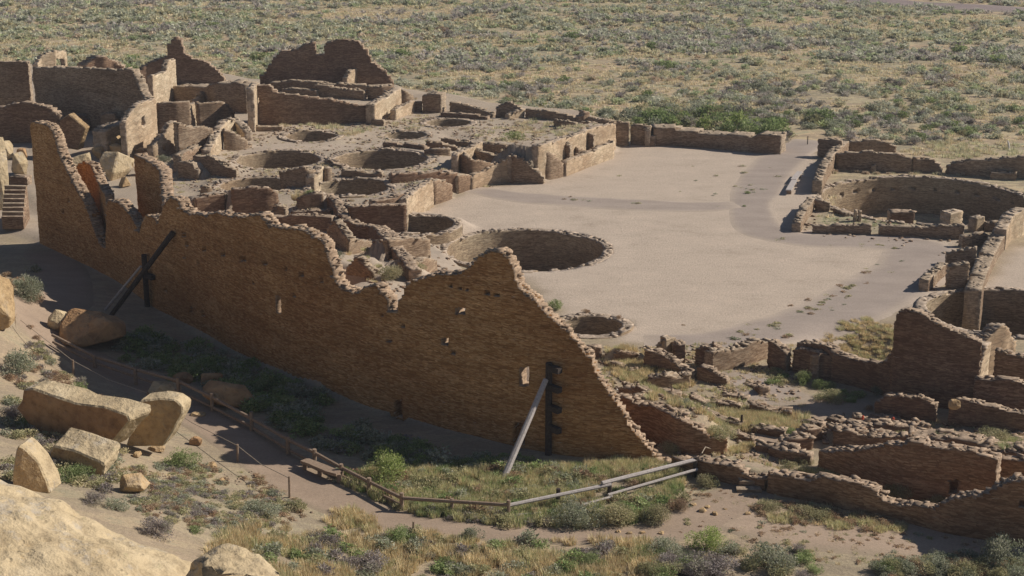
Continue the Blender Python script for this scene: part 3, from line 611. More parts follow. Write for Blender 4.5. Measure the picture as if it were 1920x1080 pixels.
W([(858,328,336),(885,328,334)], 'small square platform at the end of the greyish wall', 1.6)
W([(812,337,356),(833,339,357),(848,348,355)], 'dark little wall below the square platform', 0.6)
W([(762,372,386),(788,353,375),(812,337,362)], 'lit slanting wall leading down to the plaza corner', 0.6, 'sunlit_stone')
W([(781,359,370),(796,364,371)], 'tiny dark notch wall on the slanting plaza corner', 0.6)
# --- middle rooms
W([(245,281,296),(283,283,296)], 'low pale-topped wall under the doorway cross wall', 0.6)
W([(331,229,296),(350,236,292),(375,239,286),(400,241,282)], 'dark room wall below the curved lit crest, left of centre rubble', 0.6)
W([(286,276,304),(300,258,298),(308,250,294),(319,232,290),(331,226,284)], 'sunlit cross wall with a tiny window and stepped rubble edge', 0.65, 'sunlit_stone', holes=[(308,276,6,12,3)])
W([(343,209,246),(354,196,242),(369,192,236)], 'lit stub with a slit opening between two dark rooms', 0.6, 'sunlit_stone')
W([(366,191,210),(382,172,206),(396,170,202)], 'lit stub above the two dark rooms', 0.6, 'sunlit_stone')
W([(369,194,242),(400,193,240),(418,194,238),(432,202,238),(440,210,236)], 'dark round-shouldered room wall left of the tall thin wall end', 0.6)
W([(378,283,300),(392,256,286),(407,228,270),(416,224,262),(427,222,258)], 'lit rubble cross wall falling toward the viewer in the middle rooms', 0.8, 'sunlit_stone')
W([(428,222,252),(445,232,262),(458,246,268)], 'sunlit shoulder of masonry under the round-shouldered dark wall', 0.8, 'sunlit_stone')
W([(419,241,280),(438,248,280),(455,258,279),(473,272,277)], 'dark wall sloping down to the gravel walkway', 0.6)
W([(361,294,321),(391,294,323),(413,305,326),(428,315,328),(443,322,328)], 'dark wall with pale curved rim above the left fill', 0.6)
W([(333,304,327),(357,305,329),(371,321,330)], 'small dark wall left of the pale curved rim', 0.6)
W([(340,292,318),(358,282,306),(378,272,292)], 'rounded lit rubble rim curving toward the dark wall', 0.8)
W([(375,351,367),(386,346,367),(398,356,365)], 'little dark cave-like wall in the earth slope', 0.6)
W([(366,374,404),(395,367,401),(422,362,398)], 'grey weathered wall just behind the tall wall peak', 0.6, 'red')
W([(434,357,402),(470,353,399),(505,353,395),(522,366,391)], 'grey collapsing wall with rubble at its base, behind the tall wall', 0.7, 'red')
W([(461,239,248),(495,238,248),(530,237,248)], 'thin dark wall line below the grass of the long dark wall', 0.6)
W([(697,224,236),(719,224,237)], 'small dark box of wall at the right end of the long dark wall', 0.5)
W([(524,325,338),(550,317,343),(570,315,344),(592,322,342)], 'dark room wall between two mid kivas', 0.6)
W([(589,334,346),(597,322,341),(607,311,335)], 'pale pillar between two mid kivas', 0.8, 'sunlit_stone')
W([(609,318,336),(622,315,335)], 'dark gap wall right of the pale pillar', 0.6)
W([(640,320,329),(680,322,333),(716,325,335)], 'low dark wall in front of the broad terrace kiva', 0.6)
W([(508,402,408),(522,386,406),(535,394,406)], 'dark spike shaped wall behind the first step of the tall wall crest', 0.6)
W([(556,373,394),(572,365,395),(592,362,395),(606,366,394)], 'black shaded room wall with a green shrub at its left', 0.6)
W([(545,400,408),(585,395,408),(621,394,406)], 'pale low rim under the black shaded room', 0.8, 'red')
W([(503,408,426),(560,406,428),(622,408,428)], 'rubbly low wall above the grassy ledge of the tall wall', 0.8, 'red')
W([(612,434,452),(625,413,456),(640,432,464),(652,446,470),(690,452,470),(700,460,468)], 'dark zigzag wall with a sharp peak, behind the tall wall', 0.6)
W([(606,364,385),(622,380,400),(640,410,430),(660,416,438),(690,424,446),(718,444,466),(745,480,500),(766,510,524)], 'long rubble-topped diagonal wall descending toward the grassy ledge', 0.8, 'red')
W([(727,449,487),(765,448,488),(807,449,486)], 'dark square room wall under the plaza edge kiva', 0.7)
W([(757,491,509),(787,492,511),(802,484,510),(820,489,506)], 'dark low room wall right of the green grass patch', 0.6)
W([(650,500,508),(670,483,512),(684,498,516),(698,515,519)], 'small dark triangular wall right behind the tall wall dip', 0.6)
W([(736,495,502),(746,487,505),(760,504,510)], 'dark sliver wall behind the green grass patch', 0.6)
W([(655,390,422),(668,387,421),(710,386,419),(762,385,414)], 'broad grey masonry wall with crisp right end, beside the plaza edge kiva', 0.75, 'red', rag=0.5)
W([(622,380,400),(643,383,404),(655,388,410)], 'brown rounded wall piece left of the broad grey masonry wall', 0.6)
# --- left end
W([(138,318,5.6),(158,303,6.3),(168,308,6.35),(178,330,5.9),(187,350,5.6),(196,366,5.4)], 'brown wall fragment seen through the gap at the left of the tall wall', 0.7, 'north')
W([(252,290,7.8),(283,307,7.6),(299,320,7.4)], 'dark wall with a flat pale top leading to the tall wall peak', 0.9, 'north', rag=0.4)
W([(303,378,6.9),(302,355,7.2),(298,320,7.4)], 'rubble-edged return wall dropping to the tall wall peak', 0.8, 'north', side=-1)
W([(-30,210,268),(21,196,266),(46,191,266),(73,196,266),(94,204,266),(112,219,266)], 'brown arched rubble wall above the fallen boulders', 1.0, 'red')
W([(139,187,228),(158,187,220)], 'lit rubble pillar in front of the big dark rectangular wall', 0.9, 'sunlit_stone')
W([(127,214,246),(155,215,246),(167,229,246)], 'brown low wall beneath the lit rubble pillar', 0.6, 'red')
W([(188,215,256),(216,214,256),(224,232,254)], 'small dark wall with a rounded pale rim, left of the thick lit block', 0.6)
W([(199,248,300),(214,235,294),(249,229,278)], 'thick sunlit masonry block above the pale boulders', 1.6, 'sunlit_stone')
W([(8,332,345),(50,330,345)], 'low retaining wall above the stone stairs', 0.8, 'red')
# --- great kiva surroundings
W([(1534,262,294),(1556,262,296),(1579,265,297)], 'dark corner wall right of the plaza gateway', 0.6)
W([(1592,265,290),(1566,288,318),(1549,316,345),(1541,340,364)], 'rubble-topped wall along the gravel path beside the great kiva', 0.8, 'tan', side=-1)
W([(1592,264,288),(1612,266,289),(1626,262,289),(1664,268,289),(1681,277,289)], 'dark back wall of the upper right rooms with a tiny hole', 0.6, holes=[(1640,279,6,6,1)])
W([(1568,288,318),(1630,286,320),(1685,289,322),(1711,297,322)], 'dark room wall behind the great kiva on its left', 0.6)
W([(1713,297,322),(1735,296,322),(1750,298,322),(1764,314,324)], 'dark rounded wall piece behind the middle of the great kiva', 0.6)
W([(1774,314,324),(1790,304,326),(1820,301,330),(1870,298,332),(1960,290,336)], 'long dark wall at the right edge behind the great kiva', 0.7)
W([(1858,322,336),(1906,325,338)], 'low parapet before the long dark right-edge wall', 0.6)
W([(1634,312,322),(1643,306,322)], 'lone pale stub in the grass behind the great kiva', 0.7, 'sunlit_stone')
W([(1529,371,392),(1514,392,414),(1502,420,436)], 'rubble wall end on the near left corner of the great kiva', 0.7, 'tan', side=-1)
W([(1528,376,396),(1541,377,397),(1556,383,398)], 'brown wall in the near left corner room of the great kiva', 0.6)
W([(1562,389,398),(1584,401,407)], 'low dark sliver inside the near left corner room', 0.5)
W([(1524,424,437),(1580,422,439),(1634,421,441)], 'low front wall of the great kiva, left of the entrance', 0.6)
W([(1649,424,442),(1700,426,444),(1747,427,446),(1766,422,447),(1808,421,449)], 'low front wall of the great kiva, right of the entrance', 0.6)
W([(1781,400,430),(1793,397,428),(1806,396,425)], 'thick square masonry pier at the near rim of the great kiva', 1.0, 'sunlit_stone', rag=0.5)
W([(1830,408,436),(1847,406,432)], 'slender masonry pillar right of the thick square pier', 0.7, 'sunlit_stone')
W([(1603,397,416),(1608,396,416)], 'left upright slab of the pair inside the great kiva', 0.5, 'sunlit_stone')
W([(1611,397,416),(1616,396,416)], 'right upright slab of the pair inside the great kiva', 0.5, 'sunlit_stone')
W([(1670,398,409),(1690,397,409),(1714,399,409)], 'low masonry firebox on the great kiva floor', 1.2, 'red')
W([(1848,418,434),(1880,416,434),(1906,415,434)], 'dark wall bit right of the slender pillar', 0.6)
W([(1806,443,464),(1830,439,462),(1852,437,460)], 'dark wall bit below the slender pillar', 0.6)
W([(1809,542,560),(1824,500,520),(1844,456,480),(1864,430,455)], 'thick rubble-topped wall with sunlit right face at the right', 1.1, 'tan', side=-1)
W([(1888,430,468),(1900,405,450),(1925,390,440)], 'sunlit wall cut by the right edge above the near right plaza corner', 0.9, 'sunlit_stone')
W([(1775,477,497),(1800,470,498),(1832,465,500)], 'dark cross wall leaning on the thick rubble-topped wall, upper', 0.6)
W([(1780,499,542),(1800,497,542),(1818,496,542)], 'dark cross wall leaning on the thick rubble-topped wall, lower', 0.6)
W([(1778,492,512),(1760,508,528),(1742,526,548)], 'pale rubble wall beside the path at the near right plaza corner', 0.7, 'tan', side=-1)
# --- ruins in front, right half
W([(1101,649,674),(1128,650,674)], 'dark hollow wall touching the tall wall slope', 0.6, 'red')
W([(1152,661,682),(1165,654,682),(1198,661,680)], 'dark hollow wall under straw grass, near the tall wall slope', 0.6, 'red')
W([(1208,659,692),(1240,666,696),(1262,678,702),(1293,699,714)], 'dark wall sloping down behind the straw grass mound', 0.6, 'red')
W([(1230,654,678),(1248,640,680),(1267,639,674)], 'sunlit rubble stub left of the dark arched doorway block', 0.7, 'sunlit_stone')
W([(1262,645,682),(1274,641,682),(1286,646,682)], 'dark arched block with a lit right side, by the plaza edge', 1.1, 'red')
W([(1304,660,686),(1318,650,690),(1340,648,692),(1358,654,690)], 'dark block wall right of the plaza gap', 0.7, 'red')
W([(1335,663,702),(1372,660,694),(1400,650,686),(1417,641,680),(1446,635,668)], 'sunlit rubbly wall rising to the right from the plaza gap', 0.7, 'tan')
W([(1440,640,688),(1455,648,692),(1474,660,696)], 'dark wall crossing the end of the sunlit rubbly wall', 0.7, 'red')
W([(1494,643,690),(1547,648,704),(1560,663,712),(1605,675,722),(1645,682,734),(1657,680,738),(1666,668,740),(1673,654,742),(1677,640,744),(1675,624,744),(1676,606,745),(1685,588,747),(1700,584,750),(1722,587,754),(1745,600,758),(1765,612,761),(1797,622,765),(1830,636,769),(1841,643,770)], 'great dark wall with a swooping dip and high shoulder, at right', 0.7, 'red', rag=0.5)
W([(1487,656,694),(1510,657,700),(1535,662,708)], 'brown front wall before the left end of the swooping dark wall', 0.6, 'red')
W([(1537,672,710),(1540,667,708),(1560,671,712)], 'narrow brown pier before the swooping dark wall', 0.6, 'red')
W([(1836,704,764),(1842,682,758),(1850,652,750),(1858,644,744)], 'pale rubble-edged pier at the right end of the swooping dark wall', 0.8, 'sunlit_stone')
W([(1846,642,706),(1858,626,702),(1871,612,698),(1887,611,694),(1896,622,690),(1906,638,688)], 'sunlit gable-shaped wall at the right edge', 0.7, 'sunlit_stone')
W([(1866,656,716),(1895,666,720),(1930,678,724)], 'dark room wall under the sunlit gable-shaped wall', 0.6, 'red')
W([(1827,711,776),(1870,716,782),(1930,724,790)], 'lower dark wall with a clean pale crest at the right edge', 0.6, 'red')
W([(1641,750,778),(1662,742,781),(1697,741,784),(1726,742,787),(1745,752,788),(1757,766,789)], 'humped dark wall standing alone right of the orange stakes', 0.6, 'red')
W([(1780,756,792),(1795,752,794),(1840,760,800),(1880,769,806),(1930,778,812)], 'dark wall with a boulder on its left end', 0.6, 'red')
W([(1594,800,814),(1640,796,815),(1700,797,816),(1746,797,816)], 'low broken rubble line below the orange stakes', 0.9, 'red')
W([(1563,808,833),(1602,812,837),(1655,820,843),(1703,822,846)], 'dark low wall, second line behind the front right wall', 0.7, 'red')
W([(1704,820,840),(1790,828,848),(1860,842,862),(1930,850,870)], 'wide flat rubble top behind the front right wall', 1.4, 'red')
W([(1535,849,876),(1580,841,892),(1650,840,914),(1695,840,928),(1705,834,930),(1785,845,940),(1850,857,952),(1870,860,956)], 'long dark room wall with a small black doorway, lower right', 0.9, 'brown', holes=[(1786,914,16,27,2)])
W([(1873,862,935),(1930,865,940)], 'dark wall right of the room with the black doorway', 0.6, 'brown')
W([(1440,888,922),(1472,890,928),(1540,900,940),(1590,906,954),(1620,915,960),(1640,926,965),(1653,944,968),(1690,948,976),(1752,955,992),(1766,945,996),(1795,932,1002),(1845,924,1010),(1868,907,1014),(1885,900,1018),(1940,906,1026)], 'foremost curving dark wall at lower right with a sagging stone crest', 0.75, 'brown', holes=[(1914,945,9,12,1)])
W([(1258,864,874),(1300,866,889),(1345,867,900),(1385,878,908),(1400,889,912),(1434,893,918)], 'low wall continuing from the foot of the tall wall to the steps', 0.75, 'brown')
W([(1148,742,792),(1170,748,804),(1221,758,824),(1250,770,838),(1268,784,846),(1292,797,850),(1327,814,852),(1364,821,850)], 'brown room wall parallel behind the sloping end of the tall wall', 0.75, 'brown')
W([(1160,720,744),(1195,730,760),(1219,746,766),(1248,763,774)], 'dark short wall beneath the white board', 0.6, 'red')
W([(1240,737,748),(1275,742,752)], 'low dark stone line in the straw grass, left one', 0.6, 'red')
W([(1292,748,758),(1322,757,764)], 'low dark stone line in the straw grass, middle one', 0.6, 'red')
W([(1328,747,758),(1388,761,768)], 'low dark stone line in the straw grass, right one', 0.6, 'red')
W([(1350,734,741),(1400,743,749)], 'faint rubble line near the curved gravel trail', 0.6, 'red')
W([(1405,760,774),(1445,766,779),(1484,773,782)], 'rubble edge at the top of the golden grass patch', 0.7, 'red')
W([(1214,714,726),(1250,706,727),(1294,702,722)], 'lit stony bank wall below the straw grass mound', 0.8, 'tan')
W([(1307,694,712),(1328,692,717),(1362,718,723)], 'dark wedge wall in the plaza gap shadow', 0.6, 'red')
W([(1416,836,844),(1460,838,850),(1495,842,856)], 'knee high dark wall beside the lower trail', 0.6, 'red')
W([(1464,833,842),(1490,826,843),(1526,824,840)], 'tumbled rubble heap wall by the lower trail', 1.0, 'red')
W([(1497,816,826),(1520,807,826),(1541,805,822)], 'dark tumbled wall behind the rubble heap', 0.7, 'red')
W([(2050,890,1026),(2100,820,1024),(2170,740,1022),(2240,720,1020),(2330,740,1018)], 'tall wall just outside the right edge, throwing its shadow into the lower right corner', 0.8, 'brown')
W([(700,380,390),(735,372,384),(762,363,376)], 'low rubble rim right of the round kiva with the dark right half', 0.8, 'red')
W([(700,425,432),(712,432,441),(722,440,450)], 'crumbled corner left of the plaza edge kiva', 0.9, 'red')
W([(612,300,306),(625,306,312),(640,309,315)], 'low rubble between the two broad kivas', 0.7, 'red')
W([(850,290,296),(868,298,304)], 'stub between the pit with two posts and the plaza rooms', 0.6, 'red')
W([(1405,800,808),(1440,806,815),(1470,812,820)], 'half buried wall line below the golden grass patch', 0.7, 'red')
W([(1190,700,708),(1225,706,716),(1240,716,724)], 'half buried rubble curve under the straw grass mound', 0.7, 'red')
W([(1390,712,718),(1412,722,728),(1425,734,740)], 'tiny rubble wedge casting shadow on the curved gravel', 0.6, 'red')
W([(1600,782,788),(1640,784,790),(1690,785,791)], 'broken stones in a row right at the orange stakes', 0.7, 'red')
W([(1560,860,872),(1600,866,880),(1640,872,890)], 'inner ledge inside the left of the long dark room', 0.6, 'red')
W([(1740,832,840),(1800,838,848),(1870,846,858)], 'middle rubble line on the flat rubble top', 0.8, 'red')
W([(1262,753,761),(1300,768,777),(1345,784,793),(1385,796,804)], 'long half buried wall line running through the straw grass toward the short dark post', 0.6, 'red')
W([(1130,677,686),(1160,685,694),(1182,695,703)], 'short crumbled wall hugging the sloping tall wall by the hollows', 0.6, 'red')
W([(1335,803,810),(1375,813,820),(1412,822,829)], 'half buried wall line between the short dark post and the brown room wall', 0.6, 'red')
W([(1500,788,796),(1538,796,805)], 'broken wall end where the lower trail opens out', 0.7, 'red')
W([(1440,842,852),(1475,852,862),(1520,858,868)], 'low rubble line beside the yellow tufty bush', 0.7, 'red')
W([(1228,732,738),(1262,736,743),(1300,741,748)], 'upper half buried wall line below the lit stony bank', 0.6, 'red')
W([(1548,780,787),(1572,786,794),(1592,793,800)], 'small rubble step left of the tallest orange stake', 0.7, 'red')
W([(1660,700,716),(1690,704,720)], 'dark ledge at the foot of the swooping dark wall', 0.5, 'red')
# ------------------------------------------------------------------ rocks
def rockmesh(size, seed, cuts=9, rough=0.05, sub=3, boxy=0.6, chamfer=0.82, vmax=9000):
    import bmesh
    rg = random.Random(seed); bm = bmesh.new(); pts = []
    for _ in range(cuts*6):
        u = Vector((rg.gauss(0, 1), rg.gauss(0, 1), rg.gauss(0, 1))).normalized()
        k = boxy; m = max(abs(u.x), abs(u.y), abs(u.z)); u = u*(1-k) + (u/m)*k*chamfer
        pts.append(u)
    for p in pts: bm.verts.new((p.x*size[0]/2, p.y*size[1]/2, p.z*size[2]/2))
    bmesh.ops.convex_hull(bm, input=bm.verts)
    bmesh.ops.delete(bm, geom=[v for v in bm.verts if not v.link_faces], context='VERTS')
    bmesh.ops.dissolve_limit(bm, angle_limit=math.radians(14), verts=bm.verts, edges=bm.edges)
    bmesh.ops.bevel(bm, geom=list(bm.edges), offset=min(size)*0.035, segments=1, affect='EDGES')
    bmesh.ops.triangulate(bm, faces=bm.faces)
    L = max(size)/(3.0*sub)
    for _ in range(7 if vmax > 9000 else 4):
        es = [e for e in bm.edges if e.calc_length() > L*1.6]
        if not es or len(bm.verts) > vmax: break
        bmesh.ops.subdivide_edges(bm, edges=es, cuts=1); bmesh.ops.triangulate(bm, faces=bm.faces)
    sm = min(size)
    for v in bm.verts:
        q = v.co/sm*1.6 + Vector((seed*3.1, 0, 0)); n = v.co.normalized()
        v.co += n*sm*rough*(mnoise.noise(q)*1.2 + mnoise.noise(q*2.7)*0.6 + mnoise.noise(q*6)*0.3)
    me = bpy.data.meshes.new('boulder'); bm.to_mesh(me); bm.free(); return me
def rock(px, pyb, wpx, hpx, label, mat='boulder', dep=0.8, rz=0.0, tilt=(0, 0), seed=1, sink=0.12, z=None, boxy=0.6, rough=0.05, group=None, cat='boulder', sub=3, chamfer=0.82, cuts=4):
    q = ghit(px, pyb) if z is None else onz(px, pyb, z)
    d = q[1]*cp - (q[2]-CH)*sp; ppm = FPX/d; w_ = wpx/ppm; h = hpx/ppm
    me = rockmesh((w_*1.08, w_*dep*1.1, h*1.2), seed, cuts=cuts, boxy=boxy, rough=rough, sub=sub, chamfer=chamfer); me.materials.append(M[mat])
    o = link('boulder', me); o.location = (q[0], q[1]+w_*dep*0.4, q[2]+h*(0.5-sink)); o.rotation_euler = (math.radians(tilt[0]), math.radians(tilt[1]), math.radians(rz))
    tag(o, label, cat, group); return o
def slab(front, thick, dirv, label, pyb, mat, seed=1, side_mat='pale', name='boulder', rough=0.05, yaw=0.0, lean=0.0):
    """outline in pixels read on a standing plane through the ground point under its lowest corner; thick metres deep."""
    import bmesh
    lo = max(front, key=lambda p: p[1]); q = ghit(lo[0], pyb); nrm = np.array([math.sin(yaw), -math.cos(yaw), lean]); nrm /= np.linalg.norm(nrm)
    P = []
    for a, b in front:
        d = ray(a, b); t = (np.dot(nrm, q-np.array([0, 0, CH])))/np.dot(nrm, d); P.append(np.array([0, 0, CH])+d*t)
    c = np.mean(P, axis=0); bm = bmesh.new(); dv = np.asarray(dirv, float)*thick
    vf = [bm.verts.new(p-c) for p in P]; bm.faces.ensure_lookup_table(); vb = [bm.verts.new(p-c+dv*(1+0.12*math.sin(i*2.1+seed))) for i, p in enumerate(P)]
    n = len(P); bm.faces.new(vf); fb_ = bm.faces.new(vb[::-1]); fb_.material_index = 1  # front browner than top and sides: shade and sun painted by material
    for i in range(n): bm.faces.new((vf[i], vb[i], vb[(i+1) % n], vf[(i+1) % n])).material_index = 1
    bmesh.ops.recalc_face_normals(bm, faces=bm.faces)
    bmesh.ops.bevel(bm, geom=list(bm.edges), offset=0.07, segments=1, affect='EDGES', material=1)
    bmesh.ops.triangulate(bm, faces=bm.faces)
    for _ in range(5):
        es = [e for e in bm.edges if e.calc_length() > 0.4]
        if not es or len(bm.verts) > 9000: break
        bmesh.ops.subdivide_edges(bm, edges=es, cuts=1); bmesh.ops.triangulate(bm, faces=bm.faces)
    bm.normal_update()
    for v in bm.verts:
        k = v.co*0.8+Vector((seed, seed, 0)); v.co += v.normal*(0.55*rough*(mnoise.noise(k)*1.6 + mnoise.noise(k*3)*0.8 + mnoise.noise(k*8)*0.4))
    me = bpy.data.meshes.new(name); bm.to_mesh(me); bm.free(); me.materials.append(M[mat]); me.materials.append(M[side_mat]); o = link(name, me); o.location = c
    tag(o, label, 'boulder'); return o
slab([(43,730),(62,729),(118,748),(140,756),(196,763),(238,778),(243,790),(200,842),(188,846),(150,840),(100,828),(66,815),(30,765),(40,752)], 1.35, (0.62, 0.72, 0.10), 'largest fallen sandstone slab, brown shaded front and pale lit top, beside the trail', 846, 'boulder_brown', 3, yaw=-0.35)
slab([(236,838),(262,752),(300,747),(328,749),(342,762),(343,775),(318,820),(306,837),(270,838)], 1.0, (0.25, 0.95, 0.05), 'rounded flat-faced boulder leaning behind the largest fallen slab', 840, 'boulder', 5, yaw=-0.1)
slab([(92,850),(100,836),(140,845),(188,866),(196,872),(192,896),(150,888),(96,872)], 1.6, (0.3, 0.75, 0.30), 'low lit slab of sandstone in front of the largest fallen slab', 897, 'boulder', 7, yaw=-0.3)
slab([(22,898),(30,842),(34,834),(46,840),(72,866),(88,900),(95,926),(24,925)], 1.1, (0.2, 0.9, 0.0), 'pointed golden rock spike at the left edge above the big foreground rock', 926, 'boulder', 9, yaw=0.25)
rock(253, 926, 56, 34, 'small lit tan boulder among scrub below the low lit slab', 'boulder', 0.7, 20, (0, 12), 11, boxy=0.85, chamfer=1.0, cuts=2)
rock(306, 746, 66, 26, 'lit blocky rock top at the fence, right of the largest slab', 'pale', 0.6, -10, (8, 4), 12)
rock(168, 655, 116, 62, 'big dull boulder in shadow at the foot of the left timber brace', 'boulder_brown', 0.75, 14, (0, 4), 13, boxy=0.85, chamfer=1.0, cuts=3)
rock(108, 622, 44, 42, 'pointed lit rock at the trail bend', 'pale', 0.7, 25, (0, 10), 14, boxy=0.2)
rock(428, 768, 112, 48, 'broad boulder in shadow behind the rail fence', 'boulder_brown', 0.6, 0, (0, 10), 15)
rock(395, 722, 44, 24, 'small rounded boulder in shadow above the broad shaded one', 'boulder_brown', 0.7, 0, (0, 0), 16)
rock(340, 722, 42, 22, 'small boulder in shadow left of the rounded shaded one', 'boulder_brown', 0.7, 10, (0, 0), 17)
rock(-22, 612, 92, 100, 'smooth golden boulder cut by the left edge of the photo', 'boulder', 0.8, 0, (0, 0), 18, boxy=0.25)
rock(292, 848, 34, 10, 'flat pale stone lying under the rounded flat-faced boulder', 'boulder', 0.8, 10, (0, 0), 19)
rock(370, 782, 30, 7, 'thin flat stone on the trail edge', 'boulder', 0.7, 0, (0, 0), 20)
rock(366, 836, 26, 16, 'dull round stone in the shade beside the sage bush', 'boulder_brown', 0.8, 0, (0, 0), 21)
# foreground rocks near the viewer
def crack(me, scale, depth, seed, wid=9.0):
    me.update(); nn = [v.normal.copy() for v in me.vertices]
    for v, n_ in zip(me.vertices, nn):
        p_ = v.co*scale + Vector((seed*1.7, seed*0.3, 0)); p_ += Vector((mnoise.noise(p_*0.9), mnoise.noise(p_*0.9+Vector((5, 0, 0))), 0))*0.9
        d_ = mnoise.voronoi(p_)[0]; e_ = d_[1]-d_[0]; v.co -= n_*depth*math.exp(-e_*wid)
        b_ = p_.z*3.0 + mnoise.noise(p_*0.7)*2; v.co -= n_*depth*0.35*max(0.0, math.sin(b_*2.2))**6
def fgrock(loc, size, label, seed, rough=0.06, rz=0, tilt=(0, 0), boxy=0.35, sub=9, mat='pale'):
    me = rockmesh(size, seed, cuts=22, rough=rough, sub=sub, boxy=boxy, vmax=45000); crack(me, 0.55 if size[0] > 10 else 0.8, 0.22, seed); me.materials.append(M[mat])
    for p in me.polygons: p.use_smooth = True
    o = link('boulder', me); o.location = loc; o.rotation_euler = (math.radians(tilt[0]), math.radians(tilt[1]), math.radians(rz)); tag(o, label, 'boulder'); return o
fgrock((-19.3, 50.0, 4.55), (23.6, 9.5, 9.6), 'huge pale lichen-spotted rock filling the lower left corner', 31, 0.05, 0, (0, 20), 0.3, 26)
fgrock((-9.7, 49.6, 4.2), (3.7, 3.6, 5.9), 'rounded pale rock at the bottom edge, right of the huge lichen-spotted rock', 36, 0.06, 20, (0, 12), 0.75, 7)
# fallen blocks behind the left end of the tall wall
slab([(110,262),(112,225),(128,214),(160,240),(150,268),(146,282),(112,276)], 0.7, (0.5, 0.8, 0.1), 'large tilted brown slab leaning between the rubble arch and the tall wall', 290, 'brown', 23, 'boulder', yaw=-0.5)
for (px, py, w_, h, lab, mt, sd) in [(213,338,62,62,'largest angular pale block between the tall wall end and its peak','pale',41),(208,292,48,46,'tan boulder under the thick sunlit masonry block','boulder',42),(150,322,52,34,'pale wedge block right beside the tall left crest','pale',43),
    (186,300,34,26,'jumbled small block above the pale wedge','boulder',44),(238,320,34,34,'pale block on the right of the largest angular block','pale',45),(34,330,36,46,'pointed pale block left of the tall wall','pale',46),(16,252,38,24,'pale flat block at far left under the rubble arch','pale',47),
    (42,262,32,20,'grey brown block right of the pale flat one','boulder_brown',48),(2,392,30,150,'tall pale rock pillar cut by the left edge, beside the stairs','pale',49),(8,300,34,36,'rounded pale block touching the left edge','pale',50),(40,300,26,22,'dull block in the shade at far left','boulder_brown',51),(222,300,40,30,'flat tan block lying behind the return wall of the peak','boulder',71),(175,332,36,28,'half sunk pale block seen through the gap','pale',72),(262,330,26,20,'low block under the flat-topped dark wall','boulder_brown',73),(196,318,24,20,'small wedge stone right of the pale wedge block','boulder',74),(232,352,22,20,'small block at the foot of the largest angular block','boulder',52)]:
    rock(px, py, w_, h, lab, mt, 0.85, sd*37 % 90, (sd*7 % 20-10, sd*13 % 24-12), sd, boxy=0.5, rough=0.03, chamfer=0.95, cuts=2)
rock(1791, 768, 24, 20, 'loose boulder perched on the left end of a dark wall', 'boulder', 0.8, 0, (0, 0), 61, z=2.1)
for (px, py, s) in [(1403,967,9),(1318,962,12),(1340,968,10),(1327,954,8),(1300,950,9),(1360,957,6),(1588,975,10),(1508,798,10),(1160,1000,8),(1240,1003,9),(1180,1003,8),(1205,1002,8),(255,858,14),(330,870,12),(412,905,12),(395,878,14),(240,905,8)]:
    rock(px, py, s*1.5, s*0.7, 'loose stone on bare ground near the trail', 'boulder', 0.8, px % 90, (0, 0), px % 97, group='loose stones by the trail', cat='stone', sub=1)
# ------------------------------------------------------------------ stairs and steps
def stairs(name, a, b, n, width, label, z0, z1, depth):
    r = empty(name, (a[0], a[1], z0)); tag(r, label, 'steps')
    for k in range(n):
        t = (k+0.5)/n; x = (b[0]-a[0])*t; y = (b[1]-a[1])*t; z = (z1-z0)*(k+1)/n
        m = MB(); m.box((x, y, z-0.5-0.2*k), (width/2, depth/2, 0.5+0.2*k), Matrix.Rotation(0.02*math.sin(k*3), 3, 'Z'), 0.03, k); m.build('step', M['tan'] if k % 2 else M['red'], r)
    return r
sA = onz(24, 412, 1.0); sB = onz(30, 346, 3.0)
stairs('stone_stairs', (sA[0], sA[1]), (sB[0], sB[1]), 8, 1.7, 'flight of weathered steps climbing at the far left edge', 1.0, 3.0, 0.95*abs(sB[1]-sA[1])/8)
s0 = ghit(1408, 924); r = empty('stone_steps', tuple(s0)); tag(r, 'two rough stone steps up to the low wall at the trail', 'steps')
for k, (dx, dy, dz, hw) in enumerate([(-0.1, 0.15, 0.10, 0.62), (0.05, 0.65, 0.32, 0.60)]):
    m = MB(); m.box((dx, dy, dz), (hw, 0.26, 0.11), None, 0.12, k); m.build('step', M['tan'], r)
# ------------------------------------------------------------------ timber braces against the tall wall
def wallpt(px, py):                     # a point on the tall wall's face seen at a pixel
    X, Y = bw[:, 0], bw[:, 1]; z = ztop(Y, py); u, _ = proj(X, Y, z); i = int(np.argmin(abs(u-px))); return np.array([X[i], Y[i], z[i]])
OUT = -NW
def wp(px, py, off): p = wallpt(px, py); return (p[0]+OUT[0]*off, p[1]+OUT[1]*off, p[2])
top = wallpt(1036, 682); gq = np.array([top[0]+OUT[0]*0.25, top[1]+OUT[1]*0.25, gz(top[0], top[1])])
r = empty('timber_brace', tuple(gq)); tag(r, 'timber brace with four stub beams and a pale slanting prop, right on the tall wall', 'timber brace')
L = lambda p: tuple(np.array(p)-gq)
m = MB(); m.tube([L((gq[0], gq[1], gq[2]-0.3)), L((gq[0], gq[1], top[2]+0.1))], 0.17, 8); m.build('post', M['darkwood'], r)
ft = ghit(943, 900); ht = np.array([gq[0], gq[1], wallpt(1033, 708)[2]]); ht[:2] += OUT*0.2
m = MB(); m.tube([L(ft - (ht-ft)*0.02), L(ht)], [0.16, 0.14], 8, 0.05); m.build('prop', M['greywood'], r)
for py in (686, 722, 760, 798):
    z = wallpt(1036, py)[2]; m = MB(); a = np.array([gq[0], gq[1], z]); al = -UW
    m.box(L(a + np.append(al*0.42+OUT*0.02, 0)), (0.42, 0.16, 0.15), Matrix.Rotation(math.atan2(al[1], al[0]), 3, 'Z'), 0.06, py); m.build('stub_beam', M['darkwood'], r)
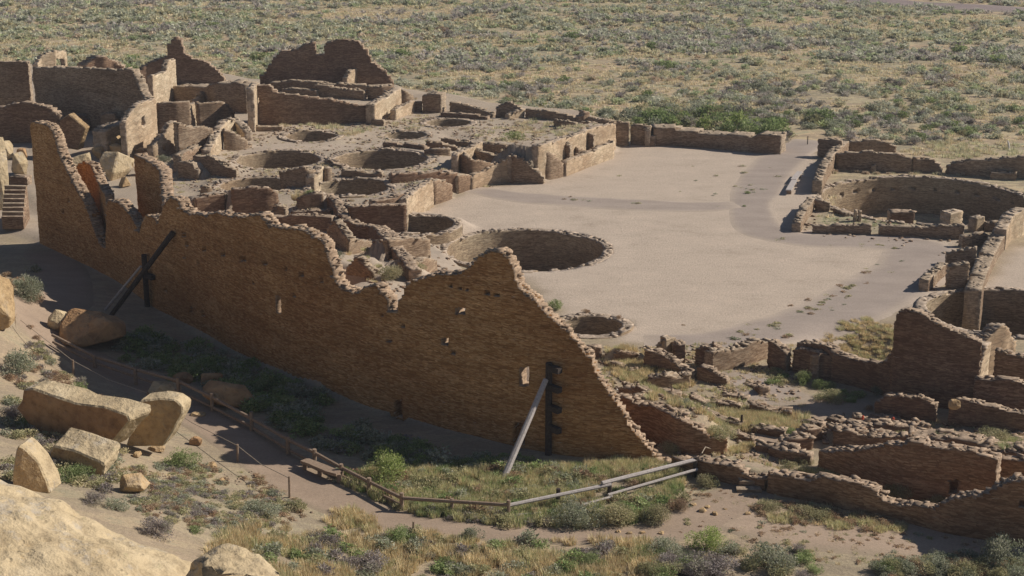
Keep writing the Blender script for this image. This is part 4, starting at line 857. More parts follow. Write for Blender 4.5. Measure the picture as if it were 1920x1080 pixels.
top = wallpt(277, 476); gq2 = np.array([top[0]+OUT[0]*0.3, top[1]+OUT[1]*0.3, gz(top[0]+OUT[0], top[1]+OUT[1])]); gq = gq2
r = empty('timber_brace', tuple(gq)); tag(r, 'dark timber brace with a thick slanting log at the left of the tall wall', 'timber brace')
m = MB(); m.tube([L((gq[0], gq[1], gq[2]-0.3)), L((gq[0], gq[1], top[2]))], 0.19, 8); m.build('post', M['darkwood'], r)
f2 = ghit(208, 592); h2 = np.array(wp(329, 435, 0.15))
m = MB(); m.tube([L(f2), L(h2)], [0.15, 0.18], 8, 0.05); m.build('prop', M['darkwood'], r)
mid = f2*0.45+h2*0.55; m = MB(); m.tube([L(f2+np.array([-0.4, 0.2, 0.35])), L(mid+np.array([-0.25, 0.1, 0.25]))], 0.08, 7); m.build('strut', M['greywood'], r)
z = wallpt(290, 520)[2]; a = np.array([gq[0], gq[1], z]); m = MB(); m.box(L(a + np.append(-UW*0.5, 0)), (0.55, 0.15, 0.16), Matrix.Rotation(math.atan2(-UW[1], -UW[0]), 3, 'Z'), 0.05, 3); m.build('stub_beam', M['darkwood'], r)
# ------------------------------------------------------------------ fences
def fence(label, posts, rails, mat_p, mat_r, rp, rr, name='rail_fence'):
    o0 = ghit(*posts[0][:2]); r = empty(name, tuple(o0)); tag(r, label, 'fence')
    for k, (px, pyb, pyt) in enumerate(posts):
        q = ghit(px, pyb); zt = ztop(q[1], pyt); m = MB(); m.tube([(q[0]-o0[0], q[1]-o0[1], q[2]-0.3-o0[2]), (q[0]-o0[0]+0.02, q[1]-o0[1], zt-o0[2])], [rp, rp*0.9], 8, 0.1, k); m.build('post', mat_p, r)
    for k, (pl, w_) in enumerate(rails):
        pts = []
        for (px, py, pyb) in pl:
            q = ghit(px, pyb); z = ztop(q[1], py); pts.append((q[0]-o0[0], q[1]-o0[1], z-o0[2]))
        m = MB(); m.tube(pts, rr*w_, 7, 0.15, k+9); m.build('rail', mat_r, r)
    return r
fp = [(178,690,664),(255,722,690),(335,748,708),(398,772,737),(472,808,772),(540,852,818),(590,876,842),(640,900,870),(692,925,896),(753,957,924)]
fb = [(100,650),(178,688),(255,720),(335,746),(398,771),(472,806),(540,850),(590,874),(640,898),(692,923),(753,955)]
ut = [(100,628),(178,668),(255,692),(335,714),(398,744),(472,784),(540,823),(590,848),(640,876),(692,903),(753,933)]
lt = [(100,641),(178,680),(255,706),(335,733),(398,763),(472,800),(540,842),(590,868),(640,892),(692,916),(753,946)]
fence('long brown two-rail log fence curving beside the shaded foot of the tall wall', fp,
      [([(a, b, c[1]) for (a, b), c in zip(ut[i:i+2], fb[i:i+2])], 1.0) for i in range(len(ut)-1)] + [([(a, b, c[1]) for (a, b), c in zip(lt[i:i+2], fb[i:i+2])], 0.8) for i in range(len(lt)-1)], M['wood'], M['wood'], 0.11, 0.095)
fence('single-rail brown fence running level to the corner post, lower centre', [(847,962,935),(953,972,938)], [([(756,934,958),(847,940,963),(955,947,972)], 1.1)], M['wood'], M['wood'], 0.09, 0.085)
fence('silvery two-rail fence rising to the foot of the tall wall', [(1046,948,916),(1142,935,900),(1302,894,857)],
      [([(951,948,972),(1145,908,937)], 1.1), ([(1128,906,940),(1303,862,894)], 1.2), ([(952,967,972),(1015,962,968)], 0.8), ([(1090,947,955),(1148,931,938)], 0.7), ([(1140,928,938),(1307,880,896)], 0.9)], M['darkwood'], M['greywood'], 0.11, 0.085)
fence('rope fence on thin posts along the near side of the trail', [(138,702,675),(278,752,735),(446,866,833),(543,933,893),(775,1004,978)],
      [([(40,600,620),(138,676,702),(205,712,730),(278,737,752)], 0.25), ([(280,737,752),(360,792,812),(446,835,866),(490,870,900),(543,896,933)], 0.25)], M['wood'], M['rope'], 0.06, 0.075, 'rope_fence')
def bench(a, b, label, h=0.42):
    A = ghit(*a); B = ghit(*b); r = empty('bench', tuple(A)); tag(r, label, 'bench'); d = B-A; an = math.atan2(d[1], d[0]); Ln = float(np.hypot(d[0], d[1]))
    m = MB(); m.box((d[0]/2, d[1]/2, h), (Ln/2, 0.24, 0.06), Matrix.Rotation(an, 3, 'Z')); m.build('seat', M['greywood'], r)
    for t in (0.12, 0.88):
        m = MB(); m.box((d[0]*t, d[1]*t, h/2-0.05), (0.10, 0.2, h/2-0.02), Matrix.Rotation(an, 3, 'Z')); m.build('leg', M['wood'], r)
bench((1478,366), (1489,347), 'nearer of two plank benches on the gravel path by the great kiva')
bench((1487,346), (1499,331), 'farther of two plank benches on the gravel path by the great kiva')
# curved log bench by the fence
A = ghit(580, 884); r = empty('bench', tuple(A)); tag(r, 'low curved wooden bench against the brown log fence', 'bench')
pts = []
for (px, pyb, pyt) in [(572,880,864),(585,885,868),(600,892,875),(618,900,882),(636,905,888)]:
    q = ghit(px, pyb); pts.append((q[0]-A[0], q[1]-A[1], ztop(q[1], pyt)-A[2]))
m = MB()
for i in range(4):
    a, b = Vector(pts[i]), Vector(pts[i+1]); d = b-a; m.box((a+b)/2, (d.length/2+0.03, 0.26, 0.07), Matrix.Rotation(math.atan2(d.y, d.x), 3, 'Z'))
m.build('seat', M['wood'], r)
for i in (0, 2, 4):
    m = MB(); m.box((pts[i][0], pts[i][1], pts[i][2]/2-0.05), (0.1, 0.16, abs(pts[i][2])/2+0.05)); m.build('leg', M['wood'], r)
# stakes, posts, board
for (px, pyb, pyt, lab) in [(1617,796,779,'tallest orange stake, leftmost of the three by the dark hump wall'),(1674,797,782,'middle orange stake of the three by the dark hump wall'),(1725,798,789,'shortest orange stake, rightmost of the three')]:
    q = ghit(px, pyb); m = MB(); h = float(ztop(q[1], pyt)-q[2]); m.tube([(q[0], q[1], q[2]-0.1), (q[0], q[1], q[2]+h*0.9), (q[0], q[1], q[2]+h)], [0.075, 0.065, 0.03], 8)
    m.tube([(q[0], q[1], q[2]-0.02), (q[0], q[1], q[2]+0.05)], 0.12, 8); tag(m.build('marker_stake', M['orange'], loc=tuple(q)), lab, 'stake', 'orange marker stakes')
def stick(px, pyb, pyt, rad, mat, lab, name='wooden_post', cat='post', lean=(0, 0)):
    q = ghit(px, pyb); h = float(ztop(q[1], pyt)-q[2]); m = MB(); m.tube([(q[0], q[1], q[2]-0.15), (q[0]+lean[0]*0.5, q[1], q[2]+h*0.55), (q[0]+lean[0], q[1]+lean[1], q[2]+h)], [rad, rad*0.95, rad*0.85], 7, 0.1)
    tag(m.build(name, M[mat], loc=tuple(q)), lab, cat)
stick(1390, 802, 778, 0.07, 'darkwood', 'short dark post standing in straw grass right of the tall wall')
stick(832, 285, 276, 0.10, 'greywood', 'left pale post of the pair at the far pit', name='pale_post'); 
stick(824, 286, 277, 0.10, 'greywood', 'right pale post of the pair at the far pit', name='pale_post')
stick(893, 325, 308, 0.10, 'greywood', 'pale upright post before the dark wall at the plaza edge', name='pale_post')
stick(1893, 281, 264, 0.09, 'white', 'thin white leaning post in the grass at the upper right edge', name='white_post', lean=(-0.25, 0))
stick(1514, 271, 255, 0.05, 'darkwood', 'thin fence post behind the plaza gateway')
stick(1470, 855, 833, 0.04, 'rope', 'thin pale leaning stake beside the lower trail', name='thin_stake', cat='stake', lean=(0.45, 0.1))
q = ghit(1168, 742); m = MB(); m.box((q[0]+0.1, q[1], ztop(q[1], 734)), (0.45, 0.16, 0.05), Matrix.Rotation(0.25, 3, 'Z') @ Matrix.Rotation(0.2, 3, 'Y')); tag(m.build('white_board', M['white'], loc=tuple(q)), 'white board lying on the rubble crest beside the sloping tall wall', 'board')
m = MB(); pr = []
for px, py, pb in [(1306,860,882),(1315,850,874),(1322,838,856),(1334,842,850),(1345,830,850),(1349,824,845)]:
    q = ghit(px, pb); pr.append((q[0], q[1], ztop(q[1], py)))
m.tube(pr, 0.022, 5); tag(m.build('rope', M['rope'], loc=pr[0]), 'slack rope rising from the silvery fence end toward the brown wall', 'rope')

# ------------------------------------------------------------------ plants
SAGE = [(0.3, 0.32, 0.21), (0.38, 0.385, 0.28), (0.23, 0.25, 0.16), (0.43, 0.42, 0.32)]
GREEN = [(0.24, 0.31, 0.12), (0.32, 0.385, 0.16), (0.18, 0.23, 0.09), (0.38, 0.41, 0.21)]
GREY = [(0.31, 0.265, 0.25), (0.38, 0.33, 0.31), (0.23, 0.19, 0.175), (0.34, 0.32, 0.24)]
BROWN = [(0.36, 0.235, 0.155), (0.44, 0.31, 0.2), (0.28, 0.19, 0.125), (0.48, 0.38, 0.25)]
STRAW = [(0.6, 0.47, 0.28), (0.7, 0.57, 0.36), (0.5, 0.4, 0.23), (0.46, 0.42, 0.24)]
OLIVE = [(0.36, 0.345, 0.19), (0.45, 0.41, 0.23), (0.28, 0.28, 0.15), (0.52, 0.45, 0.28)]
BRIGHT = [(0.29,0.36,0.11),(0.38,0.45,0.15),(0.21,0.27,0.08),(0.45,0.48,0.22)]
OGR = [(0.50,0.46,0.25),(0.58,0.52,0.31),(0.40,0.40,0.20),(0.62,0.54,0.35),(0.36,0.38,0.18)]
def bush_np(rng, pal, n, leaf, H=0.75, lobes=6, up=0.25, fill=0.45):
    """unit bush (radius 1): leaf triangles gathered in lobes plus thin stems"""
    pal = np.array(pal); c = []
    a = rng.uniform(0, 2*np.pi, lobes); e = rng.uniform(0.15, 1.35, lobes); rr = rng.uniform(0.45, 0.78, lobes)
    LC = np.stack([np.cos(a)*np.cos(e)*rr, np.sin(a)*np.cos(e)*rr, np.sin(e)*rr*H+0.12], 1); LR = rng.uniform(0.26, 0.46, lobes)
    k = rng.integers(0, lobes, n); d = rng.normal(size=(n, 3)); d /= np.linalg.norm(d, axis=1)[:, None]
    rad = rng.uniform(fill, 1.0, n)**0.6
    p = LC[k] + d*(LR[k]*rad)[:, None]*np.array([1, 1, H*1.15]); p[:, 2] = np.abs(p[:, 2])
    ax = rng.normal(size=(n, 3))*0.6 + d*0.7; ax[:, 2] += up; ax /= np.linalg.norm(ax, axis=1)[:, None]
    b = np.cross(ax, rng.normal(size=(n, 3))); b /= np.linalg.norm(b, axis=1)[:, None]+1e-9
    s = leaf*rng.uniform(0.6, 1.5, n)[:, None]
    V = np.stack([p-b*s*0.45, p+b*s*0.45, p+ax*s*1.5], 1).reshape(-1, 3)
    lob = rng.integers(0, len(pal), lobes); ci = np.where(rng.random(n) < 0.6, lob[k], rng.integers(0, len(pal), n))
    C = pal[ci]*rng.uniform(0.85, 1.15, n)[:, None]
    ns = lobes*2; q = rng.integers(0, lobes, ns); tip = LC[q] + rng.normal(size=(ns, 3))*0.1; sd_ = np.cross(tip, [0, 0, 1.0]); sd_ /= np.linalg.norm(sd_, axis=1)[:, None]+1e-9
    V2 = np.stack([-sd_*0.03+tip*0.05, sd_*0.03+tip*0.05, tip], 1).reshape(-1, 3); C2 = np.tile([[0.17, 0.13, 0.10]], (ns, 1))
    V = np.concatenate([V, V2]); C = np.concatenate([C, C2]); return V, np.repeat(C, 3, axis=0)
def grass_np(rng, pal, n, H=1.0, spread=0.5, wdt=0.035, lean=0.5):
    pal = np.array(pal); a = rng.uniform(0, 2*np.pi, n); r = np.sqrt(rng.random(n))*spread
    p = np.stack([np.cos(a)*r, np.sin(a)*r, np.zeros(n)], 1); an = a+rng.normal(size=n)*0.8
    h = H*rng.uniform(0.5, 1.0, n); l = lean*rng.uniform(0.1, 1.0, n)*h
    t = p + np.stack([np.cos(an)*l, np.sin(an)*l, h], 1); s = np.stack([-np.sin(an), np.cos(an), np.zeros(n)], 1)*wdt
    V = np.stack([p-s, p+s, t], 1).reshape(-1, 3); C = pal[rng.integers(0, len(pal), n)]*rng.uniform(0.85, 1.15, n)[:, None]; return V, np.repeat(C, 3, axis=0)
RNG = np.random.default_rng(7)
KIND = {'sage': (SAGE, 'bush'), 'green': (GREEN, 'bush'), 'grey': (GREY, 'bush'), 'brown': (BROWN, 'bush'), 'bright': (BRIGHT, 'bush'), 'olive': (OLIVE, 'bush'), 'straw': (STRAW, 'grass'), 'ograss': (OGR, 'grass'), 'ggrass': (GREEN, 'grass')}
MESHC = {}
def plantmesh(kind, lod, v):
    k = (kind, lod, v)
    if k in MESHC: return MESHC[k]
    rng = np.random.default_rng(abs(hash((len(kind)*7+ord(kind[0])+ord(kind[-1])*3, lod, v))) % 2**31); pal, ty = KIND[kind]
    n, leaf = {0: (3600, 0.040), 1: (1300, 0.062), 2: (420, 0.11), 3: (130, 0.20), 4: (46, 0.34)}[lod]
    if ty == 'bush':
        if kind in ('grey', 'brown'): V, C = bush_np(rng, pal, n, leaf*0.9, 0.72, 9, 0.6, 0.1)
        else: V, C = bush_np(rng, pal, n, leaf, 0.78 if kind != 'bright' else 0.95, {0: 14, 1: 11, 2: 8, 3: 6, 4: 4}[lod])
    else: V, C = grass_np(rng, pal, max(20, n//3), 0.9, 0.62, {0: 0.012, 1: 0.02, 2: 0.035, 3: 0.06, 4: 0.1}[lod], 0.45)
    MESHC[k] = (V, C); return MESHC[k]
MESHO = {}
NAMES = {'sage': 'sagebrush', 'green': 'green_shrub', 'grey': 'dry_shrub', 'brown': 'rusty_shrub', 'bright': 'leafy_shrub', 'olive': 'olive_shrub', 'straw': 'grass_clump', 'ograss': 'grass_clump', 'ggrass': 'grass_clump'}
def plant(kind, x, y, z, R, label, group=None, lod=1, v=0, hs=1.0, cat='shrub'):
    k = (kind, lod, v)
    if k not in MESHO:
        V, C = plantmesh(*k); me = mesh_np(NAMES[kind], V, np.arange(len(V)).reshape(-1, 3), C); me.materials.append(M['leaf']); MESHO[k] = me
    o = bpy.data.objects.new(NAMES[kind], MESHO[k]); COL.objects.link(o); o.location = (x, y, z-0.05*R); o.scale = (R, R, R*hs); o.rotation_euler = (0, 0, (x*7.13+y*3.7) % 6.28)
    tag(o, label, cat, group); return o
def pplant(kind, px, pyb, wpx, label, group=None, lod=1, hs=1.0, cat='shrub', z=None):
    q = ghit(px, pyb, ghole) if z is None else onz(px, pyb, z); d = q[1]*cp - (q[2]-CH)*sp; R = wpx/2/FPX*d
    return plant(kind, q[0], q[1]+R*0.35, float(ghole(np.array([q[0]]), np.array([q[1]+R*0.35]))[0]) if z is None else z, R, label, group, lod, int(px*13+pyb*7) % 4, hs, cat)
PL = [('bright',727,908,96,'bright green leafy shrub at the edge of shade below the tall wall',0,1.15),('bright',645,898,40,'small light green shrub touching the log fence rails',1,1.1),
 ('sage',40,560,86,'pale grey-green bush on the mound at the left edge',0,1.2),('brown',62,566,46,'rusty tan bush on the trail side of the left-edge mound',1,1.0),('sage',28,705,96,'wide sage bush at the left edge above the largest slab',0,1.0),('brown',100,712,50,'rusty low bush on the bank above the trail',1,0.7),
 ('green',145,735,44,'small green bush behind the largest fallen slab',1,0.9),('grey',20,790,70,'grey tangled bush left of the largest fallen slab',0,1.1),('green',48,800,44,'yellow-green bush growing at the slab\'s left end',1,1.2),('green',338,878,82,'round green sage bush right of the fallen slabs',0,0.95),
 ('green',135,905,84,'green bush sprawling before the low lit slab',0,0.9),('grey',165,945,70,'grey-green bush under the low lit slab',0,0.7),('grey',288,1005,100,'leafless purple-grey bush behind the huge foreground rock',0,0.75),('green',365,1000,40,'little green bush left of the straw grass, lower left',1,0.7),
 ('sage',490,968,84,'sage bush on the inner side of the trail bend',0,0.8),('sage',215,955,60,'low grey scrub between the huge rock and tan boulder',1,0.7),('green',745,1018,70,'rounded green bush amid straw grass, bottom centre-left',0,0.9),('grey',600,1030,110,'grey brush clump amid straw grass at the bottom',0,0.6),
 ('grey',690,1075,130,'wide grey-green brush at the bottom edge',0,0.6),('green',835,1065,50,'small green bush at the bottom edge centre',1,0.8),('sage',885,1012,54,'yellow-tipped pale bush by the trail, lower centre',1,0.9),('olive',550,960,60,'low olive bush by the trail bend',1,0.7),
 ('sage',1075,985,120,'large pale sage bush under the silvery fence',0,0.8),('olive',1160,990,100,'olive bush right of the pale sage under the fence',0,0.9),('olive',1235,985,80,'yellowish shrub at the end of the fence thicket',0,1.0),('brown',1275,960,56,'rusty brown dead bush right of the fence thicket',0,0.95),
 ('olive',1325,915,60,'grassy olive bush in front of the low brown wall',0,0.8),('bright',1325,1035,84,'bright green bush, lower right of centre',0,1.0),('grey',1340,1085,150,'purple-grey brush at the bottom edge right of centre',0,0.6),('sage',1255,1045,80,'pale bush left of the bright green one',0,0.9),
 ('sage',1440,1075,120,'sage bush right of the purple-grey brush',0,0.9),('olive',1220,1085,70,'olive bush at the bottom edge',1,1.0),('green',1110,1062,66,'green bush at the bottom edge near the centre',0,0.8),('sage',1890,1070,100,'tall pale sage in the lower right corner',0,1.5),
 ('brown',1800,1072,70,'rusty bush at the bottom right',0,0.8),('sage',1740,1075,60,'pale sage left of the rusty bush at bottom right',0,0.8),('green',1670,1080,60,'grey-green bush at the bottom right',1,0.9),
 ('olive',1440,960,66,'tawny dry shrub near the curving front wall',0,0.6),('olive',1530,975,90,'spreading dry shrub below the curving front wall',0,0.5),('brown',1630,970,70,'brownish dry shrub close to the curving front wall',0,0.5),
 ('green',1041,583,38,'round light green bush alone on the plaza behind the tall wall',1,1.2),('brown',1098,588,26,'small tawny bush on the half kiva rim',1,0.7),('brown',1163,612,22,'second tawny bush at the right of the half kiva rim',1,0.8),
 ('bright',962,264,50,'bright green bush in the grassy far rooms',1,0.7),('olive',735,525,70,'green weeds on the ledge behind the tall wall dip',0,0.8),('olive',785,518,40,'green weeds right beside the ledge weeds',1,0.7),('green',580,385,26,'shrub growing in the black shaded room',1,0.9),('sage',305,305,34,'pale teal bush beside the stepped cross wall',1,0.9),
 ('sage',632,483,34,'pale grass tuft just behind the tall wall step',1,0.8),('straw',560,392,44,'cream straw tuft beside the black shaded room',1,0.9),('green',1510,722,44,'upright green bush in the shade of the brown front wall',0,1.3),('green',1545,730,50,'dark green bush in shade at the swooping wall foot',0,0.8),
 ('olive',1560,756,70,'yellow-green bush on the gravel before the swooping wall',0,0.7),('sage',1645,742,36,'grey-green bush left of the humped dark wall',0,1.0),('brown',1630,772,30,'tawny bush against the humped dark wall',1,0.9),('sage',1825,755,40,'blue-green bush behind the boulder-topped wall',1,0.9),
 ('olive',1870,832,100,'yellow-green weeds at the right edge above the flat rubble top',0,0.5),('olive',1510,870,44,'yellow tufty bush left of the long dark room wall',0,0.9),('olive',1480,880,40,'pale tufty bush by the lower trail',1,0.7),('green',1480,820,50,'dark green low bush at the golden grass',0,0.7),
 ('sage',1285,760,34,'blue-green tuft between the dark stone lines',1,0.8),('sage',1320,770,44,'wide blue-green tuft right of the first tuft',1,0.6),('olive',1365,800,40,'olive tuft by the short dark post',1,0.8),('olive',1350,850,70,'dry olive bush at the end of the brown room wall',0,0.8),
 ('olive',1255,850,50,'wispy weeds in the shade behind the tall wall foot',0,0.9),('olive',1690,940,80,'grass bush inside the room with the black doorway',0,0.8),('olive',1760,950,50,'weeds at the sagging crest of the front wall',0,0.8),
 ('green',1402,364,16,'tiny green bush where two gravel paths part',1,0.8),('green',1395,388,10,'tiny weed on the path junction',2,0.8)]
for k, (kd, px, pb, w_, lab, ld, hs) in enumerate(PL): pplant(kd, px, pb, w_, lab, None, ld, hs, 'grass' if kd == 'straw' else 'shrub')
# ---- scattered vegetation: positions in world, the largest as individuals, the rest merged
def inview(x, y, z=0.0, mx=60, top=-60, bot=1140):
    u, v = proj(x, y, z); return (u > -mx) & (u < 1920+mx) & (v > top) & (v < bot)
def merge(name, items, label=None, cat='shrubs'):
    VV = []; CC = []
    for (kind, lod, v, x, y, z, R, hs) in items:
        V, C = plantmesh(kind, lod, v); a = (x*5.1+y*2.3) % 6.283; c, s = math.cos(a), math.sin(a)
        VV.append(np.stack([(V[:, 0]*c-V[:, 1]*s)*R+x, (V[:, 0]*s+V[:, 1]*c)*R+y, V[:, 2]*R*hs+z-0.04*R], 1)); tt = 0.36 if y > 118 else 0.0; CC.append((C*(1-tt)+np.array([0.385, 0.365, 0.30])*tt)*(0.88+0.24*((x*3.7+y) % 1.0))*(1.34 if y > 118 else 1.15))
    V = np.concatenate(VV); C = np.concatenate(CC); me = mesh_np(name, V, np.arange(len(V)).reshape(-1, 3), C); me.materials.append(M['leaf'])
    o = link(name, me); tag(o, label, cat, None, 'stuff'); return o
rng = np.random.default_rng(11)
items = []; n = 62000
x = rng.uniform(-150, 150, n); y = 118 + (330-118)*rng.random(n)**0.85
pc = vnoise(x/16, y/10, 21); pg = vnoise(x/9, y/5, 22); dens = vnoise(x/6, y/5, 23); bandn = 0.6*vnoise(x/24, y/8, 41)+0.4*vnoise(x/10, y/5, 42)
sdB = poly_sd(x, y, BLOCK); sdP = poly_sd(x, y, PLAZA)
RK = pxpoly([(1520,255),(1700,275),(1990,262),(1990,480),(1900,470),(1740,560),(1480,450),(1500,350)])
sdK = poly_sd(x, y, RK); z = gbase(x, y); u, v = proj(x, y, z)
rd = np.polyfit([1480,1700,1920,2150],[-10,8,20,34],1); onroad = abs(v-(rd[0]*u+rd[1])) < 7
# belt of green shrubs just beyond the plaza wall
belt = np.exp(-((v-(222+(u-1100)*0.045))/20)**2)*sstep(1090, 1300, u)*(u < 1560)*np.clip(vnoise(x/5, y/5, 77)*2.2-0.45, 0, 1)
keep = (sdB > 1.5) & (sdP > 2.0) & (sdK > 1.0) & inview(x, y) & ~onroad & (rng.random(n) < np.clip(0.42 + 1.1*(dens-0.42) + 1.5*(bandn-0.5) + belt*0.9, 0.06, 1)) & (y > 120 + 0*x) & ~((u < 60) & (y < 150)) & ~((u > 1100) & (v > 262+(u-1100)*0.02) & (u < 1560))
for i in np.nonzero(keep)[0]:
    r_ = rng.random()
    if belt[i] > 0.35: kd = 'green' if r_ < 0.42 else ('sage' if r_ < 0.72 else ('bright' if r_ < 0.80 else ('olive' if r_ < 0.9 else 'grey'))); R = rng.uniform(0.8, 1.7); hs = 0.95
    elif pc[i] > 0.58: kd = 'grey' if r_ < 0.50 else ('sage' if r_ < 0.85 else 'green'); R = rng.uniform(0.5, 1.2); hs = 0.75
    elif pc[i] < 0.34: kd = 'sage' if r_ < 0.45 else ('green' if r_ < 0.66 else 'olive'); R = rng.uniform(0.4, 1.1); hs = 0.75
    else: kd = 'olive' if r_ < 0.34 else ('sage' if r_ < 0.62 else ('grey' if r_ < 0.76 else ('brown' if r_ < 0.84 else 'green'))); R = rng.uniform(0.4, 1.0); hs = 0.7
    if rng.random() < 0.03: R *= 1.5
    items.append([kd, 4, int(rng.integers(0, 4)), float(x[i]), float(y[i]), float(z[i]), float(R), hs, float(R/y[i])])
items.sort(key=lambda t: -t[8]); near = items[:280]; rest = items[280:]
LB = {'sage': 'grey-green sagebrush on the open plain beyond the ruins', 'green': 'green rounded shrub on the open plain beyond the ruins', 'grey': 'dry grey-purple shrub on the open plain beyond the ruins', 'brown': 'rusty shrub on the open plain beyond the ruins', 'bright': 'vivid leafy shrub behind the far plaza wall', 'olive': 'yellowish olive shrub on the open plain beyond the ruins'}
for (kd, lod, v_, a, b, c, R, hs, _) in near: plant(kd, a, b, c, R, LB[kd], kd+' shrubs on the plain', 2, v_, hs)
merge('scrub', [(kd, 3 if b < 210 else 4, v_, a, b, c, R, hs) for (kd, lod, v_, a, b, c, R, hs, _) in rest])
# straw grass over the plain
n = 48000; x = rng.uniform(-120, 120, n); y = 118 + (290-118)*rng.random(n); z = gbase(x, y); pc = 0.5*vnoise(x/13, y/6, 31)+0.5*(1-(0.6*vnoise(x/24, y/8, 41)+0.4*vnoise(x/10, y/5, 42))); u, v = proj(x, y, z)
keep = (poly_sd(x, y, BLOCK) > 0.8) & (poly_sd(x, y, PLAZA) > 1.0) & (poly_sd(x, y, RK) > -3) & inview(x, y) & (rng.random(n) < np.clip((pc-0.42)*6, 0.10, 1)) & ~((u > 1100) & (v > 262+(u-1100)*0.02) & (u < 1540)) & (abs(v-(rd[0]*u+rd[1])) > 7)
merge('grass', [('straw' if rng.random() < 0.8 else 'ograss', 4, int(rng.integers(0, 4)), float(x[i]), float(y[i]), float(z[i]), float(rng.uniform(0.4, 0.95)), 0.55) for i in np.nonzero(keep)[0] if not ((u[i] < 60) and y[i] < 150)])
wd = []
for line, dens_, wdt_ in [([(1040,372),(1100,376),(1250,384),(1340,386)],1.6,0.35),([(1280,369),(1340,368),(1400,358),(1425,345)],4.0,1.3),([(1290,330),(1350,318),(1420,310),(1450,304)],2.2,2.2),([(1545,459),(1620,460),(1690,462)],2.0,0.5),
                          ([(1700,472),(1680,490),(1640,518),(1600,540),(1560,565),(1500,598),(1430,622),(1370,636)],3.6,0.75),([(1420,438),(1450,452),(1520,440)],1.5,0.5),([(880,395),(920,410),(960,400)],0.6,2.0),([(1250,624),(1300,608)],0.8,0.6)]:
    Pw = [ghit(a, b)[:2] for a, b in line]
    for A_, B_ in zip(Pw[:-1], Pw[1:]):
        for _ in range(int(np.hypot(*(B_-A_))*dens_)):
            q_ = A_+(B_-A_)*rng.random()+rng.normal(size=2)*wdt_
            if vnoise(q_[0]/1.6, q_[1]/1.6, 91) < 0.42: continue
            wd.append((['brown','olive','ograss','olive','sage'][int(rng.integers(0, 5))], 3, int(rng.integers(0, 4)), float(q_[0]), float(q_[1]), gz(q_[0], q_[1]), float(rng.uniform(0.15, 0.45)), 0.4))
merge('weeds', wd)
# near ground cover by pixel-region on the ground: (polygon, kinds, spacing count, R range, hs)
def scatter_poly(pxp, n, kinds, R, hs, lod, seed, z0=0.0):
    rg = np.random.default_rng(seed); Pp = np.array([ghit(a, b)[:2] for a, b in pxp]); lo = Pp.min(0); hi = Pp.max(0); out = []
    xs = rg.uniform(lo[0], hi[0], n); ys = rg.uniform(lo[1], hi[1], n); s = poly_sd(xs, ys, Pp); cl = vnoise(xs/1.7, ys/1.7, seed)
    k = (s < -0.1) & (rg.random(n) < np.clip(cl*2.4-0.5, 0.05, 1)); xs = xs[k]; ys = ys[k]; zs = ghole(xs, ys)
    for a, b, c in zip(xs, ys, zs): out.append((kinds[int(rg.integers(0, len(kinds)))], lod, int(rg.integers(0, 4)), float(a), float(b), float(c), float(rg.uniform(*R)), hs))
    return out
G = []
G += scatter_poly([(430,985),(640,945),(720,985),(800,1003),(960,1012),(1220,1015),(1240,1090),(380,1090),(400,1010)], 1500, ['straw','straw','straw','ograss','straw'], (0.35, 0.75), 0.75, 2, 1)
G += scatter_poly([(640,905),(700,880),(790,880),(960,885),(1100,870),(1250,872),(1290,900),(1240,970),(1120,990),(960,990),(780,968),(690,930)], 1500, ['ograss','ograss','straw','ograss','ggrass'], (0.3, 0.6), 1.0, 2, 2)
G += scatter_poly([(960,885),(1100,865),(1240,868),(1180,890),(1000,900)], 260, ['straw','ograss'], (0.3, 0.55), 1.1, 2, 3)
G += scatter_poly([(1350,780),(1400,770),(1490,775),(1530,795),(1480,815),(1400,812)], 330, ['straw','straw','ograss'], (0.35, 0.6), 1.0, 2, 4)
G += scatter_poly([(1130,655),(1200,672),(1290,700),(1300,730),(1220,725),(1150,710)], 350, ['straw','straw','ograss'], (0.3, 0.6), 0.8, 2, 5)
G += scatter_poly([(1180,725),(1300,740),(1400,765),(1380,810),(1300,800),(1220,760)], 420, ['straw','ograss','ograss'], (0.3, 0.6), 0.8, 2, 6)
G += scatter_poly([(1280,800),(1340,815),(1420,830),(1400,850),(1330,840)], 120, ['ograss','straw'], (0.3, 0.5), 0.8, 2, 7)
G += scatter_poly([(1530,625),(1560,605),(1660,592),(1690,640),(1650,690),(1560,665)], 420, ['straw','straw','ograss'], (0.25, 0.5), 0.6, 2, 8)
G += scatter_poly([(1400,935),(1500,945),(1600,965),(1700,980),(1700,1000),(1560,995),(1420,975)], 300, ['straw','ograss','brown'], (0.3, 0.55), 0.7, 2, 9)
G += scatter_poly([(1640,930),(1760,950),(1840,945),(1760,965)], 160, ['ograss','straw'], (0.3, 0.5), 0.9, 2, 10)
G += scatter_poly([(1480,880),(1560,885),(1640,905),(1600,905)], 140, ['ograss'], (0.3, 0.5), 0.8, 2, 11)
G += scatter_poly([(1720,815),(1920,825),(1920,850),(1800,835)], 200, ['ograss','ggrass'], (0.3, 0.55), 0.7, 2, 12)
G += scatter_poly([(510,236),(700,234),(730,245),(620,262),(540,245)], 170, ['straw','ograss'], (0.3, 0.7), 0.8, 3, 13)
G += scatter_poly([(880,250),(1000,222),(1080,235),(1100,245),(1010,262),(900,262)], 420, ['straw','straw','ograss'], (0.35, 0.7), 0.6, 3, 14)
G += scatter_poly([(1560,325),(1700,328),(1790,330),(1900,345),(1900,335),(1700,322),(1570,320)], 260, ['brown','straw','ograss'], (0.3, 0.55), 0.7, 3, 15)
G += scatter_poly([(1690,285),(1760,262),(1910,270),(1910,292),(1780,300),(1720,292)], 300, ['straw','ograss'], (0.4, 0.8), 0.7, 3, 16)
